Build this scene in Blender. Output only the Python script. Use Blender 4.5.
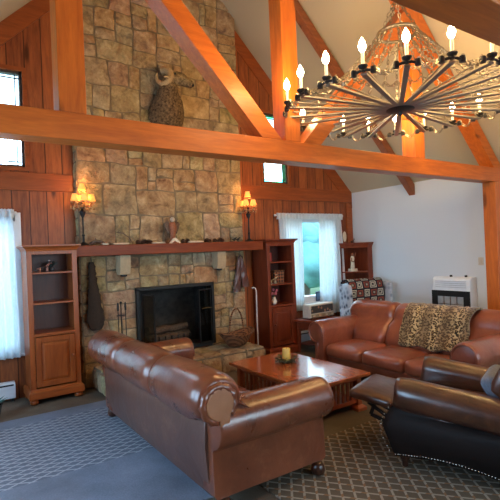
import bpy, bmesh, math, random
from mathutils import Vector, Matrix, noise
for o in list(bpy.data.objects): bpy.data.objects.remove(o)
S = bpy.context.scene
COL = S.collection
PI = math.pi
rnd = random.Random(7)

# ------------------------------------------------------------ camera
YAW, PIT, ROL, FPX = 0.598, 0.0033, 0.0409, 459.76
CAM = Vector((-2.8451, -6.4127, 1.713))
F = Vector((math.sin(YAW)*math.cos(PIT), math.cos(YAW)*math.cos(PIT), math.sin(PIT)))
R0 = Vector((math.cos(YAW), -math.sin(YAW), 0)); U0 = R0.cross(F)
R = R0*math.cos(ROL) - U0*math.sin(ROL); U = R0*math.sin(ROL) + U0*math.cos(ROL)
cd = bpy.data.cameras.new('camera'); cam = bpy.data.objects.new('camera', cd); COL.objects.link(cam)
cd.sensor_width = 36; cd.lens = 36*FPX/500; cd.clip_start = .05
m = Matrix((R, U, -F)).transposed().to_4x4(); m.translation = CAM; cam.matrix_world = m
S.camera = cam

# ------------------------------------------------------------ world, daylight, exposure
S.view_settings.view_transform = 'Standard'; S.view_settings.look = 'None'
S.view_settings.gamma = 1; S.view_settings.exposure = 0.0; S.view_settings.use_curve_mapping = False
W = bpy.data.worlds.new('sky'); S.world = W; W.use_nodes = True
bg = W.node_tree.nodes['Background']; bg.inputs[0].default_value = (.58, .84, 1, 1); bg.inputs[1].default_value = 5.0

def area(name, loc, aim, sx, sy, power, color):
    l = bpy.data.lights.new(name, 'AREA'); l.shape = 'RECTANGLE'; l.size = sx; l.size_y = sy
    l.energy = power; l.color = color
    o = bpy.data.objects.new(name, l); COL.objects.link(o); o.location = loc
    o.rotation_euler = (Vector(aim)-Vector(loc)).to_track_quat('-Z', 'Y').to_euler()
    return o
# daylight just outside the windows of the left wall, the rear wall and the fireplace wall
area('daylight_left_wall', (-4.45, -3.0, 1.6), (0, -2.6, .3), 3.4, 1.5, 120, (.36, .62, 1))
area('daylight_rear_wall', (.9, -9.35, 1.9), (.6, -3, .9), 4.6, 1.9, 120, (.66, .83, 1))
area('daylight_right_window', (2.9, .95, 3.1), (2.2, -1.6, .6), 1.3, .9, 150, (.62, .85, 1))
area('daylight_left_window', (-2.6, .95, 3.1), (-2.0, -2.2, .2), 1.3, .9, 800, (.50, .74, 1))

# ------------------------------------------------------------ object helpers
def link(o, parent=None):
    COL.objects.link(o)
    if parent: o.parent = parent
    return o
def tag(o, label, cat, group=None, kind=None):
    o['label'] = label; o['category'] = cat
    if group: o['group'] = group
    if kind: o['kind'] = kind
    return o
def thing(name, label, cat, loc=(0, 0, 0), rz=0, group=None):
    o = bpy.data.objects.new(name, None); link(o); o.empty_display_size = .1
    o.location = loc; o.rotation_euler = (0, 0, rz)
    return tag(o, label, cat, group)
def obj(name, bm, mats, parent=None, smooth=None, bevel=0, sub=0):
    bmesh.ops.recalc_face_normals(bm, faces=bm.faces)
    me = bpy.data.meshes.new(name); bm.to_mesh(me); bm.free()
    if not isinstance(mats, (list, tuple)): mats = [mats]
    for mm in mats: me.materials.append(mm)
    o = bpy.data.objects.new(name, me); link(o, parent)
    if smooth is not None:
        for p in me.polygons: p.use_smooth = True
        if smooth < 180:
            try: me.set_sharp_from_angle(angle=math.radians(smooth))
            except Exception: pass
    if bevel:
        b = o.modifiers.new('bevel', 'BEVEL'); b.width = bevel; b.segments = 2; b.limit_method = 'ANGLE'
    if sub:
        b = o.modifiers.new('sub', 'SUBSURF'); b.levels = sub; b.render_levels = sub
    return o
def struct(name, bm, mats, parent=None, **k):
    o = obj(name, bm, mats, parent, **k)
    if parent is None: o['kind'] = 'structure'
    return o
def copy_tree(o, parent=None):
    c = o.copy(); link(c)
    if parent: c.parent = parent
    for ch in list(o.children): copy_tree(ch, c)
    return c
BM = bmesh.new

def box(bm, x0, x1, y0, y1, z0, z1, mi=0):
    v = [bm.verts.new((x, y, z)) for z in (z0, z1) for y in (y0, y1) for x in (x0, x1)]
    for f in ((0, 1, 3, 2), (4, 6, 7, 5), (0, 4, 5, 1), (2, 3, 7, 6), (0, 2, 6, 4), (1, 5, 7, 3)):
        bm.faces.new([v[i] for i in f]).material_index = mi
    return bm
def prism(bm, pts, axis, a, b, mi=0):
    """polygon pts in the two other axes, extruded a..b along axis"""
    def P(p, t):
        return {'x': (t, p[0], p[1]), 'y': (p[0], t, p[1]), 'z': (p[0], p[1], t)}[axis]
    A = [bm.verts.new(P(p, a)) for p in pts]; B = [bm.verts.new(P(p, b)) for p in pts]
    n = len(pts)
    for i in range(n):
        bm.faces.new((A[i], A[(i+1) % n], B[(i+1) % n], B[i])).material_index = mi
    bm.faces.new(A[::-1]).material_index = mi; bm.faces.new(B).material_index = mi
    return bm
def loft(bm, rings, closed=True, caps=True, mi=0):
    V = [[bm.verts.new(p) for p in r] for r in rings]
    n = len(V[0])
    for a, b in zip(V, V[1:]):
        for i in range(n if closed else n-1):
            bm.faces.new((a[i], a[(i+1) % n], b[(i+1) % n], b[i])).material_index = mi
    if caps and closed:
        bm.faces.new(V[0][::-1]).material_index = mi; bm.faces.new(V[-1]).material_index = mi
    return bm
def tube(bm, pts, r, n=8, mi=0):
    pts = [Vector(p) for p in pts]
    rs = r if isinstance(r, (list, tuple)) else [r]*len(pts)
    rings = []; up = None
    for i, p in enumerate(pts):
        t = (pts[min(i+1, len(pts)-1)]-pts[max(i-1, 0)]).normalized()
        if up is None: up = t.orthogonal().normalized()
        up = (up - t*up.dot(t))
        up = up.normalized() if up.length > 1e-6 else t.orthogonal().normalized()
        w = t.cross(up)
        rings.append([p + (up*math.cos(2*PI*k/n)+w*math.sin(2*PI*k/n))*rs[i] for k in range(n)])
    return loft(bm, rings, mi=mi)
def lathe(bm, prof, loc=(0, 0, 0), n=16, mi=0):
    rings = [[(loc[0]+r*math.cos(2*PI*k/n), loc[1]+r*math.sin(2*PI*k/n), loc[2]+z) for k in range(n)] for r, z in prof]
    return loft(bm, rings, mi=mi)
def bar(bm, a, b, w, h, mi=0, up=(0, 0, 1)):
    a = Vector(a); b = Vector(b); t = (b-a).normalized(); s = t.cross(Vector(up)).normalized(); u = s.cross(t)
    return loft(bm, [[p+s*x*w/2+u*y*h/2 for x, y in ((-1, -1), (1, -1), (1, 1), (-1, 1))] for p in (a, b)], mi=mi)
def ball(bm, c, r, n=10, sc=(1, 1, 1)):
    bmesh.ops.create_uvsphere(bm, u_segments=n, v_segments=max(4, n//2+1), radius=r,
                              matrix=Matrix.Translation(c) @ Matrix.Diagonal((*sc, 1)))
    return bm
def cushion(bm, x0, x1, y0, y1, z0, z1, r=.05, puff=.03, n=12, front_puff=.02):
    """rounded box with a crowned top and front"""
    c = Vector(((x0+x1)/2, (y0+y1)/2, (z0+z1)/2)); h = Vector(((x1-x0)/2, (y1-y0)/2, (z1-z0)/2))
    t = bmesh.new(); bmesh.ops.create_cube(t, size=2)
    bmesh.ops.subdivide_edges(t, edges=t.edges, cuts=n, use_grid_fill=True)
    for v in t.verts:
        q = v.co.copy()
        q = Vector([math.copysign(1-(1-abs(a))**1.0, a) for a in q])
        p = Vector((q.x*h.x, q.y*h.y, q.z*h.z))
        inn = Vector([max(-(h[i]-r), min(h[i]-r, p[i])) for i in range(3)])
        d = p-inn
        if d.length > 1e-9: p = inn + d.normalized()*r*min(1, max(abs(d[0]), abs(d[1]), abs(d[2]))/r) if True else p
        p.z += puff*(1-q.x**2)*(1-q.y**2)*(1 if q.z > 0 else -.2)*abs(q.z)
        p.y -= front_puff*(1-q.x**2)*(1-q.z**2)*(1 if q.y < 0 else 0)*abs(q.y)
        v.co = p+c
    mp = {}
    for v in t.verts: mp[v] = bm.verts.new(v.co)
    for f in t.faces: bm.faces.new([mp[v] for v in f.verts])
    t.free()
    return bm
def rough(bm, amp, freq, seed=0):
    for v in bm.verts:
        v.co += Vector(noise.noise_vector(v.co*freq+Vector((seed, 0, 0))))*amp
    return bm

# ------------------------------------------------------------ materials
class NT:
    def __init__(s, name, rough=.5, spec=.5):
        s.m = bpy.data.materials.new(name); s.m.use_nodes = True; s.t = s.m.node_tree
        s.b = s.t.nodes['Principled BSDF']; s.b.inputs['Roughness'].default_value = rough
        s.b.inputs['Specular IOR Level'].default_value = spec
    def n(s, typ, ins=None, **props):
        nd = s.t.nodes.new('ShaderNode'+typ)
        for k, v in props.items(): setattr(nd, k, v)
        for k, v in (ins or {}).items():
            s.put(nd.inputs[k], v)
        return nd
    def put(s, sock, v):
        if isinstance(v, bpy.types.NodeSocket): s.t.links.new(v, sock)
        elif isinstance(v, bpy.types.Node): s.t.links.new(v.outputs[0], sock)
        else: sock.default_value = v
    def math(s, op, a, b=0.0, c=None):
        nd = s.n('Math', operation=op); s.put(nd.inputs[0], a); s.put(nd.inputs[1], b)
        if c is not None: s.put(nd.inputs[2], c)
        return nd.outputs[0]
    def co(s, scale=(1, 1, 1), kind='Object', rot=(0, 0, 0)):
        tc = s.n('TexCoord'); mp = s.n('Mapping', {'Vector': tc.outputs[kind], 'Scale': scale, 'Rotation': rot})
        return mp.outputs[0]
    def xyz(s, v=None):
        if v is None: v = s.n('TexCoord').outputs['Object']
        nd = s.n('SeparateXYZ', {0: v}); return nd.outputs
    def noise(s, scale, detail=3, vec=None, rough=.5, dist=0.0):
        i = {'Scale': scale, 'Detail': float(detail), 'Roughness': rough, 'Distortion': dist}
        if vec is not None: i['Vector'] = vec
        return s.n('TexNoise', i).outputs[0]
    def ramp(s, fac, stops, interp='LINEAR'):
        nd = s.n('ValToRGB', {0: fac}); r = nd.color_ramp; r.interpolation = interp
        while len(r.elements) < len(stops): r.elements.new(.5)
        for e, (p, c) in zip(r.elements, stops):
            e.position = p; e.color = (*c, 1) if len(c) == 3 else c
        return nd.outputs[0]
    def mix(s, fac, a, b, blend='MIX'):
        nd = s.n('Mix', data_type='RGBA', blend_type=blend)
        s.put(nd.inputs[0], fac)
        for k, v in ((6, a), (7, b)):
            s.put(nd.inputs[k], (*v, 1) if isinstance(v, tuple) and len(v) == 3 else v)
        return nd.outputs[2]
    def base(s, c): s.put(s.b.inputs['Base Color'], (*c, 1) if isinstance(c, tuple) and len(c) == 3 else c); return s
    def bump(s, h, strength=.3, dist=.01):
        nd = s.n('Bump', {'Height': h, 'Strength': strength, 'Distance': dist}); s.put(s.b.inputs['Normal'], nd.outputs[0]); return s
def plain(name, c, rough=.5, metal=0, spec=.5, var=.12, sc=8):
    n = NT(name, rough, spec); n.b.inputs['Metallic'].default_value = metal
    f = n.noise(sc, 4)
    n.base(n.ramp(f, [(.3, tuple(x*(1-var) for x in c)), (.7, tuple(min(1, x*(1+var)) for x in c))]))
    return n.m
def wood(name, c1, c2, axis='z', rough=.35, plank=0, paxis='x', sc=1.0, spec=.5, knots=True):
    """grain along axis; optional planks of a given width across paxis"""
    n = NT(name, rough, spec)
    s = {'x': (1, 9, 9), 'y': (9, 1, 9), 'z': (9, 9, 1)}[axis]
    v = n.co(tuple(a*sc for a in s)); X = n.xyz()
    g = n.noise(2.2, 5, v, .6, .6); g2 = n.noise(9, 3, v, .6)
    fac = n.math('ADD', n.math('MULTIPLY', g, .75), n.math('MULTIPLY', g2, .25))
    height = fac
    if plank:
        p = X[{'x': 0, 'y': 1, 'z': 2}[paxis]]
        q = n.math('DIVIDE', p, plank); idx = n.math('FLOOR', q)
        wn = n.n('TexWhiteNoise', {'W': idx}, noise_dimensions='1D').outputs[0]
        fac = n.math('ADD', fac, n.math('MULTIPLY', n.math('SUBTRACT', wn, .5), .26))
    col = n.ramp(fac, [(.3, c1), (.68, c2)])
    if knots:
        kv = n.co({'x': (.6, 2.2, 2.2), 'y': (2.2, .6, 2.2), 'z': (2.2, 2.2, .6)}[axis])
        vo = n.n('TexVoronoi', {'Vector': kv, 'Scale': 1.6}).outputs[0]
        k = n.ramp(vo, [(.07, (1, 1, 1)), (.15, (0, 0, 0))])
        col = n.mix(n.math('MULTIPLY', k, .8), col, tuple(x*.25 for x in c1))
    if plank:
        fr = n.math('FRACT', q); d = n.math('ABSOLUTE', n.math('SUBTRACT', fr, .5))
        gr = n.math('GREATER_THAN', d, .5-.006/plank)
        col = n.mix(n.math('MULTIPLY', gr, .85), col, tuple(x*.12 for x in c1))
        height = n.math('SUBTRACT', height, n.math('MULTIPLY', gr, 2))
    n.base(col).bump(height, .25, .004)
    return n.m
M = {}
M['beam_x'] = wood('beam_wood_x', (.36, .078, .012), (.60, .155, .020), 'x', .36, spec=.35)
M['beam_y'] = wood('beam_wood_y', (.36, .078, .012), (.60, .155, .020), 'y', .36, spec=.35)
M['beam_z'] = wood('beam_wood_z', (.36, .078, .012), (.60, .155, .020), 'z', .36, spec=.35)
M['dark_rafter'] = wood('dark_rafter_wood', (.15, .045, .016), (.30, .09, .03), 'x', .4)
M['plank'] = wood('wall_planks', (.13, .032, .012), (.36, .105, .030), 'z', .42, spec=.3, plank=.205, paxis='x')
M['plank_y'] = wood('wall_planks_side', (.20, .055, .018), (.50, .17, .055), 'z', .38, plank=.205, paxis='y')
M['trim'] = wood('wall_trim_wood', (.19, .045, .012), (.33, .085, .020), 'x', .4, spec=.3)
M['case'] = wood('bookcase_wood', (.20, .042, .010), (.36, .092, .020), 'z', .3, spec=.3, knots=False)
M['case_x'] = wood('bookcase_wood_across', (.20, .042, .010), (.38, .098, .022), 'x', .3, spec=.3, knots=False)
M['case_in'] = wood('bookcase_inside_shaded', (.08, .02, .008), (.14, .036, .012), 'z', .45, knots=False)  # bookcase wood darkened, shade of the shelf recess put into the colour
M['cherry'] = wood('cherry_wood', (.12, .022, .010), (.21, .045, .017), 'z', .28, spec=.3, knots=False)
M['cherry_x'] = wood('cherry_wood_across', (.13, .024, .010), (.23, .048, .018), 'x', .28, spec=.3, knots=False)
M['cherry_in'] = wood('cherry_inside_shaded', (.07, .016, .010), (.12, .028, .014), 'z', .45, knots=False)  # shaded copy of the cherry wood, for the recess and the low shelf
M['mantel'] = wood('mantel_wood', (.13, .026, .008), (.25, .054, .014), 'x', .4, spec=.2)
M['table'] = wood('coffee_table_wood', (.30, .072, .022), (.50, .145, .045), 'y', .16, knots=False)
for nd in M['table'].node_tree.nodes:
    if nd.type == 'BSDF_PRINCIPLED': nd.inputs['Coat Weight'].default_value = .7; nd.inputs['Coat Roughness'].default_value = .12
M['table_leg'] = wood('coffee_table_frame_wood', (.26, .055, .018), (.42, .105, .032), 'z', .3, knots=False)
M['plaster'] = plain('pale_blue_plaster', (.58, .65, .71), .85, var=.03, sc=2)
M['ceiling'] = plain('ceiling_plaster', (.42, .37, .265), .9, var=.04, sc=1.5)
M['white'] = plain('white_paint', (.72, .76, .80), .5, var=.04)
M['iron'] = plain('black_iron', (.012, .011, .010), .5, .3)
M['steel_arm'] = plain('grey_brushed_arm', (.22, .19, .15), .45, .6, var=.2, sc=20)
M['chain'] = plain('aged_silver_chain', (.26, .22, .16), .4, .8)
M['ivory'] = plain('ivory_candle_sleeve', (.85, .78, .60), .5)
M['dark'] = plain('black_soot', (.012, .011, .010), .8)
M['soot'] = plain('sooty_brick', (.035, .03, .026), .8, var=.5, sc=14)
M['brass'] = plain('aged_brass', (.30, .19, .07), .35, .9)
M['bone'] = plain('pale_bone', (.55, .46, .33), .6)
M['horn'] = plain('ridged_horn', (.36, .25, .12), .6, var=.4, sc=30)
M['nail'] = plain('nailhead_silver', (.6, .57, .52), .25, 1)

def stone_mat():
    n = NT('fieldstone', .8, .3)
    a = n.n('Attribute', attribute_name='tone').outputs['Color']
    f = n.noise(6, 6, n.co(), .65, .4); f2 = n.noise(26, 4, n.co(), .6)
    c = n.mix(.66, a, n.ramp(f, [(.33, (.10, .06, .03)), (.46, (.40, .27, .13)), (.56, (.54, .39, .20)), (.68, (.80, .62, .36))]))
    c = n.mix(n.math('MULTIPLY', f2, .5), c, (.16, .11, .06), 'MULTIPLY')
    blot = n.ramp(n.noise(3.2, 5, n.co(), .7, 1.2), [(.55, (0, 0, 0)), (.68, (1, 1, 1))])
    c = n.mix(n.math('MULTIPLY', blot, .45), c, (.26, .11, .045))
    h = n.math('ADD', f, n.math('MULTIPLY', f2, .5))
    n.base(c).bump(h, 1.0, .05); return n.m
M['stone'] = stone_mat()
M['mortar'] = plain('mortar', (.20, .15, .09), .9, var=.3, sc=20)
M['corbel'] = plain('pale_cut_stone', (.42, .31, .18), .8, var=.1)

def leather(name, c1, c2, rough=.33, wear=.25, wc=(.45, .2, .09)):
    n = NT(name, rough, .55)
    f = n.noise(2.6, 5, n.co(), .6, .5); cr = n.noise(75, 3, n.co(), .55)
    c = n.ramp(f, [(.3, c1), (.7, c2)])
    wr = n.ramp(n.noise(7, 6, n.co(), .7, .8), [(.55, (0, 0, 0)), (.75, (1, 1, 1))])
    c = n.mix(n.math('MULTIPLY', wr, wear), c, wc)
    n.put(n.b.inputs['Roughness'], n.math('ADD', n.math('MULTIPLY', f, .25), rough-.12))
    fold = n.noise(5, 3, n.co(), .5, 1.5)
    n.base(c).bump(n.math('ADD', n.math('MULTIPLY', cr, .15), n.math('MULTIPLY', fold, 1.3)), .35, .012)
    n.b.inputs['Coat Weight'].default_value = .6; n.b.inputs['Coat Roughness'].default_value = .22
    return n.m
M['leather'] = leather('cognac_leather', (.10, .027, .013), (.23, .062, .025), .30)
M['tan_leather'] = leather('tan_leather', (.26, .10, .04), (.40, .17, .075), .45, .1)
M['leather2'] = leather('russet_leather', (.17, .042, .022), (.31, .085, .042), .32)
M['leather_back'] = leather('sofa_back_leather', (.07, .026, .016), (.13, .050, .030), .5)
M['welt'] = leather('dark_welt', (.06, .018, .010), (.12, .035, .018), .45)
M['leather_dark'] = leather('dark_brown_leather', (.04, .015, .009), (.12, .040, .018), .32, .35, (.22, .08, .03))
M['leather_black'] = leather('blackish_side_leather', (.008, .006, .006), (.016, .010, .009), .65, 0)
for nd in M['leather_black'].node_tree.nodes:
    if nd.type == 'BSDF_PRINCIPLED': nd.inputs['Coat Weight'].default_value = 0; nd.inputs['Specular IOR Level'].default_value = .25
M['pillow'] = plain('grey_blue_cloth', (.16, .19, .25), .85, var=.2, sc=14)
M['foot_wood'] = wood('dark_foot_wood', (.025, .010, .006), (.07, .024, .012), 'z', .3, knots=False)

def carpet(name, ground, line, field=None, dash=None, px=.15, py=.24):
    n = NT(name, .95, .1)
    X = n.xyz(); w = n.noise(70, 3, n.co(), .7)
    g = n.ramp(n.noise(2, 5, n.co(), .6), [(.3, tuple(a*.75 for a in ground)), (.7, tuple(a*1.2 for a in ground))])
    if field:
        wob = n.math('MULTIPLY', n.noise(4, 2, n.co()), .03)
        u = n.math('ADD', n.math('DIVIDE', X[0], px), wob); v = n.math('DIVIDE', X[1], py)
        def ln(e):
            fr = n.math('ABSOLUTE', n.math('SUBTRACT', n.math('FRACT', e), .5))
            return n.math('LESS_THAN', fr, .10)
        zig = n.math('MULTIPLY', n.math('ABSOLUTE', n.math('SUBTRACT', n.math('FRACT', n.math('MULTIPLY', v, 1.0)), .5)), 1.0)
        a = ln(n.math('ADD', u, zig)); b = ln(n.math('SUBTRACT', u, zig))
        L = n.math('MAXIMUM', a, b)
        inside = n.math('MULTIPLY', n.math('MULTIPLY', n.math('GREATER_THAN', X[0], field[0]), n.math('LESS_THAN', X[0], field[1])),
                        n.math('MULTIPLY', n.math('GREATER_THAN', X[1], field[2]), n.math('LESS_THAN', X[1], field[3])))
        g = n.mix(n.math('MULTIPLY', inside, .45), g, tuple(a*.55 for a in ground))
        if dash:
            d2 = n.math('LESS_THAN', n.math('FRACT', n.math('MULTIPLY', v, 2.0)), .45)
            g = n.mix(n.math('MULTIPLY', inside, n.math('MULTIPLY', n.math('MULTIPLY', b, d2), .9)), g, dash)
            L = n.math('MULTIPLY', L, n.math('SUBTRACT', 1.0, n.math('MULTIPLY', b, d2)))
        g = n.mix(n.math('MULTIPLY', n.math('MULTIPLY', inside, L), .5), g, line)
    c = n.mix(n.math('MULTIPLY', w, .6), g, (.25, .25, .25), 'MULTIPLY')
    n.base(c).bump(w, .6, .006)
    return n.m
M['floor'] = carpet('brown_grey_carpet', (.17, .135, .10), None)

# ------------------------------------------------------------ room shell
XL, XR, YB, YF = -4.0, 4.0, -9.0, 0.0
EAVE = 2.79; RIDGE = EAVE+4.0
bm = box(BM(), XL-.15, XR+.15, YB-.15, YF+.4, -.12, 0); struct('floor', bm, M['floor'])
bm = BM()
prism(bm, [(-4.2, EAVE-.2), (0, RIDGE), (4.2, EAVE-.2), (4.2, EAVE-.05), (0, RIDGE+.15), (-4.2, EAVE-.05)], 'y', YB-.15, YF+.2)
struct('ceiling', bm, M['ceiling'])
def wall_with_holes(bm, u0, u1, z0, top, holes, y0, y1, axis='y'):
    """wall in a vertical plane, holes = (ua, ub, za, zb); top(u) gives the height"""
    us = sorted({u0, u1, *[h[0] for h in holes], *[h[1] for h in holes], *([0] if u0 < 0 < u1 and axis == 'y' else [])})
    for a, b in zip(us, us[1:]):
        hs = sorted([h for h in holes if h[0] <= a+1e-6 and h[1] >= b-1e-6], key=lambda h: h[2])
        z = z0
        for h in hs:
            q = [(a, z), (b, z), (b, h[2]), (a, h[2])]
            prism(bm, q, 'y' if axis == 'y' else 'x', y0, y1); z = h[3]
        prism(bm, [(a, z), (b, z), (b, top(b)), (a, top(a))], 'y' if axis == 'y' else 'x', y0, y1)
    return bm
gt = lambda u: RIDGE-abs(u)+.02
W1 = (2.22, 3.46, .80, 2.26); W2 = (-2.95, -2.02, .62, 2.26); W3 = (1.86, 2.42, 2.90, 4.12); W4 = (-2.46, -1.88, 2.90, 4.12)
OX0, OX1, OZ0, OZ1 = -.55, .65, .31, 1.25        # firebox opening
bm = wall_with_holes(BM(), -4.15, 4.15, 0, gt, [W1, W2, W3, W4, (OX0-.02, OX1+.02, OZ0-.02, OZ1+.02)], 0, .16); struct('wall_fireplace', bm, M['plank'])
bm = wall_with_holes(BM(), YB-.15, 0, 0, lambda u: EAVE+.02, [], XR, XR+.15, 'x'); struct('wall_right', bm, M['plaster'])
WL = (-4.7, -1.3, .8, 2.4)
bm = wall_with_holes(BM(), YB-.15, 0, 0, lambda u: EAVE+.02, [WL], XL-.15, XL, 'x'); struct('wall_left', bm, M['plank_y'])
WR = (-1.4, 3.2, .9, 2.9)
bm = wall_with_holes(BM(), -4.15, 4.15, 0, gt, [WR], YB-.15, YB); struct('wall_rear', bm, M['plank'])

# trim boards on the gable wall
bm = BM()
prism(bm, [(4.0, EAVE), (4.0, EAVE-.30), (1.31, EAVE+2.40), (1.31, EAVE+2.69)], 'y', -.03, 0)
struct('trim_1', bm, M['trim'], bevel=.004)
bm = BM()
prism(bm, [(-4.0, EAVE), (-4.0, EAVE-.30), (-1.31, EAVE+2.40), (-1.31, EAVE+2.69)], 'y', -.03, 0)
struct('trim_2', bm, M['trim'], bevel=.004)
struct('trim_3', box(BM(), 1.30, 3.99, -.035, 0, 2.60, 2.83), M['trim'], bevel=.004)
struct('trim_4', box(BM(), -4.0, -1.30, -.035, 0, 2.60, 2.83), M['trim'], bevel=.004)
struct('trim_5', box(BM(), 3.84, 3.99, -.03, 0, 0, 2.6), M['trim'], bevel=.004)

# windows
gl = NT('window_glass', .02); gl.b.inputs['Transmission Weight'].default_value = 1; gl.b.inputs['IOR'].default_value = 1.02; gl.base((.93, .98, 1)); M['glass'] = gl.m
def coloured(name, c):
    n = NT(name, .15); n.b.inputs['Transmission Weight'].default_value = 1; n.b.inputs['IOR'].default_value = 1.05
    n.base(n.ramp(n.noise(12, 2), [(.3, c), (.7, tuple(min(1, a*1.5+.02) for a in c))])); return n.m
M['g_green'] = coloured('green_glass', (.10, .55, .22)); M['g_teal'] = coloured('teal_glass', (.10, .65, .85)); M['g_amber'] = coloured('amber_glass', (.75, .7, .2))
M['lead'] = plain('dark_window_frame', (.05, .035, .03), .5)
def plain_window(num, w, mullion):
    root = bpy.data.objects.new('window_%d' % num, None); link(root); root['kind'] = 'structure'
    bm = BM(); x0, x1, z0, z1 = w
    for a in ((x0-.06, x0+.04, z0-.06, z1+.06), (x1-.04, x1+.06, z0-.06, z1+.06), (x0, x1, z0-.06, z0+.05), (x0, x1, z1-.05, z1+.06)):
        box(bm, a[0], a[1], -.025, .12, a[2], a[3])
    if mullion: box(bm, mullion-.025, mullion+.025, .03, .09, z0, z1)
    obj('window_frame', bm, M['white'], root, bevel=.004)
    obj('window_pane', box(BM(), x0+.03, x1-.03, .055, .061, z0+.03, z1-.03), M['glass'], root)
    obj('window_sill', box(BM(), x0-.08, x1+.08, -.07, 0, z0-.09, z0-.06), M['white'], root, bevel=.005)
plain_window(1, W1, 2.64); plain_window(2, W2, None)
def leaded_window(num, w, bl=.075, br=.075, cols=None):
    root = bpy.data.objects.new('window_%d' % num, None); link(root); root['kind'] = 'structure'
    x0, x1, z0, z1 = w; bm = BM(); t = .03
    for a in ((x0, x0+t, z0, z1), (x1-t, x1, z0, z1), (x0, x1, z0, z0+t), (x0, x1, z1-t, z1)): box(bm, a[0], a[1], .03, .12, a[2], a[3])
    obj('window_frame', bm, M['lead'], root)
    bm = BM(); b = .045
    for a in ((x0+t, x0+t+b), (x1-t-b, x1-t)):
        zz = z0+t
        while zz < z1-t-.01:
            ze = min(zz+.24, z1-t); box(bm, a[0], a[1], .07, .075, zz, ze-.008); zz = ze
    for a in ((z0+t, z0+t+b), (z1-t-b, z1-t)):
        xx = x0+t+b
        while xx < x1-t-b-.01:
            xe = min(xx+.12, x1-t-b); box(bm, xx+.004, xe-.004, .07, .075, a[0], a[1]); xx = xe
    for i, f in enumerate(bm.faces): f.material_index = (i//6) % 3
    obj('border_glass', bm, cols or [M['g_green'], M['g_teal'], M['g_green']], root)
    obj('centre_pane', box(BM(), x0+t+b, x1-t-b, .07, .075, z0+t+b, z1-t-b), M['glass'], root)
    bm = BM()
    for a in (x0+t+b, x1-t-b): box(bm, a-.006, a+.006, .062, .082, z0+t, z1-t)
    for a in (z0+t+b, z1-t-b, (z0+z1)/2): box(bm, x0+t, x1-t, .062, .082, a-.006, a+.006)
    obj('lead_came', bm, M['lead'], root)
    bm = BM(); c = .05
    for a in ((x0-c, x0, z0-c, z1+c), (x1, x1+c, z0-c, z1+c), (x0, x1, z0-c, z0), (x0, x1, z1, z1+c)): box(bm, a[0], a[1], -.015, 0, a[2], a[3])
    obj('window_casing', bm, M['trim'], root)
leaded_window(3, W3); leaded_window(4, W4, cols=[M['glass']]*3)
def side_window(num, w, axis):
    root = bpy.data.objects.new('window_%d' % num, None); link(root); root['kind'] = 'structure'
    a0, a1, z0, z1 = w; bm = BM(); k = 4
    def B(a, b, c, d):
        if axis == 'x': box(bm, XL-.1, XL-.02, a, b, c, d)
        else: box(bm, a, b, YB-.1, YB-.02, c, d)
    for i in range(k+1):
        u = a0+(a1-a0)*i/k; B(u-.03, u+.03, z0, z1)
    B(a0, a1, z0, z0+.05); B(a0, a1, z1-.05, z1)
    obj('window_frame', bm, M['white'], root)
side_window(5, WL, 'x'); side_window(6, WR, 'y')

# baseboard heaters
def heater(x0, x1, label):
    t = thing('baseboard_heater', label, 'heater', ((x0+x1)/2, -.05, 0)); h = (x1-x0)/2
    obj('heater_cover', prism(BM(), [(-.05, .04), (-.06, .20), (-.03, .235), (.04, .235), (.04, .04)], 'x', -h, h), M['white'], t, bevel=.004)
    bm = BM(); box(bm, -h+.02, h-.02, -.062, -.045, .195, .212); obj('heater_louver', bm, M['iron'], t)
    for s in (-h+.03, h-.03): obj('heater_foot', box(BM(), s-.015, s+.015, -.04, .04, 0, .04), M['iron'], t)
heater(-3.9, -2.1, 'white metal baseboard heater on the wall left of the left bookcase')
heater(2.20, 3.80, 'white metal baseboard heater under the curtained right window')

# ------------------------------------------------------------ timber trusses
def add_truss(y0, y1, label, dark=False):
    t = thing('roof_truss', label, 'roof truss', (0, (y0+y1)/2, 0), group=None); d = (y1-y0)/2
    ZB, ZT = 2.568, 2.765
    mt = M
    obj('tie_beam', box(BM(), -4.0, 4.0, -d, d, ZB, ZT), mt['beam_x'], t, bevel=.006)
    for x in (-2.0, .05, 2.05):
        top = RIDGE-abs(x)-.05
        obj('post', box(BM(), x-.095, x+.095, -d+.002, d-.002, ZT, top), mt['beam_z'], t, bevel=.006)
    for s in (-1, 1):
        obj('wall_post', box(BM(), 3.75 if s > 0 else -3.95, 3.95 if s > 0 else -3.75, -d+.004, d-.004, 0, ZB), mt['beam_z'], t, bevel=.006)
        # diagonal strut from the foot of the king post up to the queen post head
        bm = BM(); c = .05
        a = Vector((c+s*.25, 2.765)); b = Vector((c+s*1.94, 4.53)); dr = (b-a).normalized(); nn = Vector((-dr.y, dr.x))*.085
        prism(bm, [tuple(a-nn-dr*.1), tuple(b-nn), tuple(b+nn), tuple(a+nn-dr*.1)], 'y', -d+.004, d-.004)
        bmesh.ops.bisect_plane(bm, geom=bm.verts[:]+bm.edges[:]+bm.faces[:], plane_co=(0, 0, ZT+.001), plane_no=(0, 0, -1), clear_outer=True)
        bmesh.ops.holes_fill(bm, edges=[e for e in bm.edges if e.is_boundary])
        obj('strut', bm, mt['beam_x'], t, bevel=.004)
        # rafter under the roof
        h = .24
        bm = BM(); prism(bm, [(s*3.98, EAVE-.02), (s*3.98, EAVE-.02-h), (0, RIDGE-.02-h-.02), (0, RIDGE-.03)], 'y', -d+.003, d-.003)
        obj('rafter', bm, mt['beam_x'], t, bevel=.004)
    return t
add_truss(-2.99, -2.80, 'orange timber truss with posts and diagonal struts crossing in front of the chimney')
add_truss(-5.57, -5.38, 'brown timber truss nearest the camera, its beam passing above the chandelier')
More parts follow.
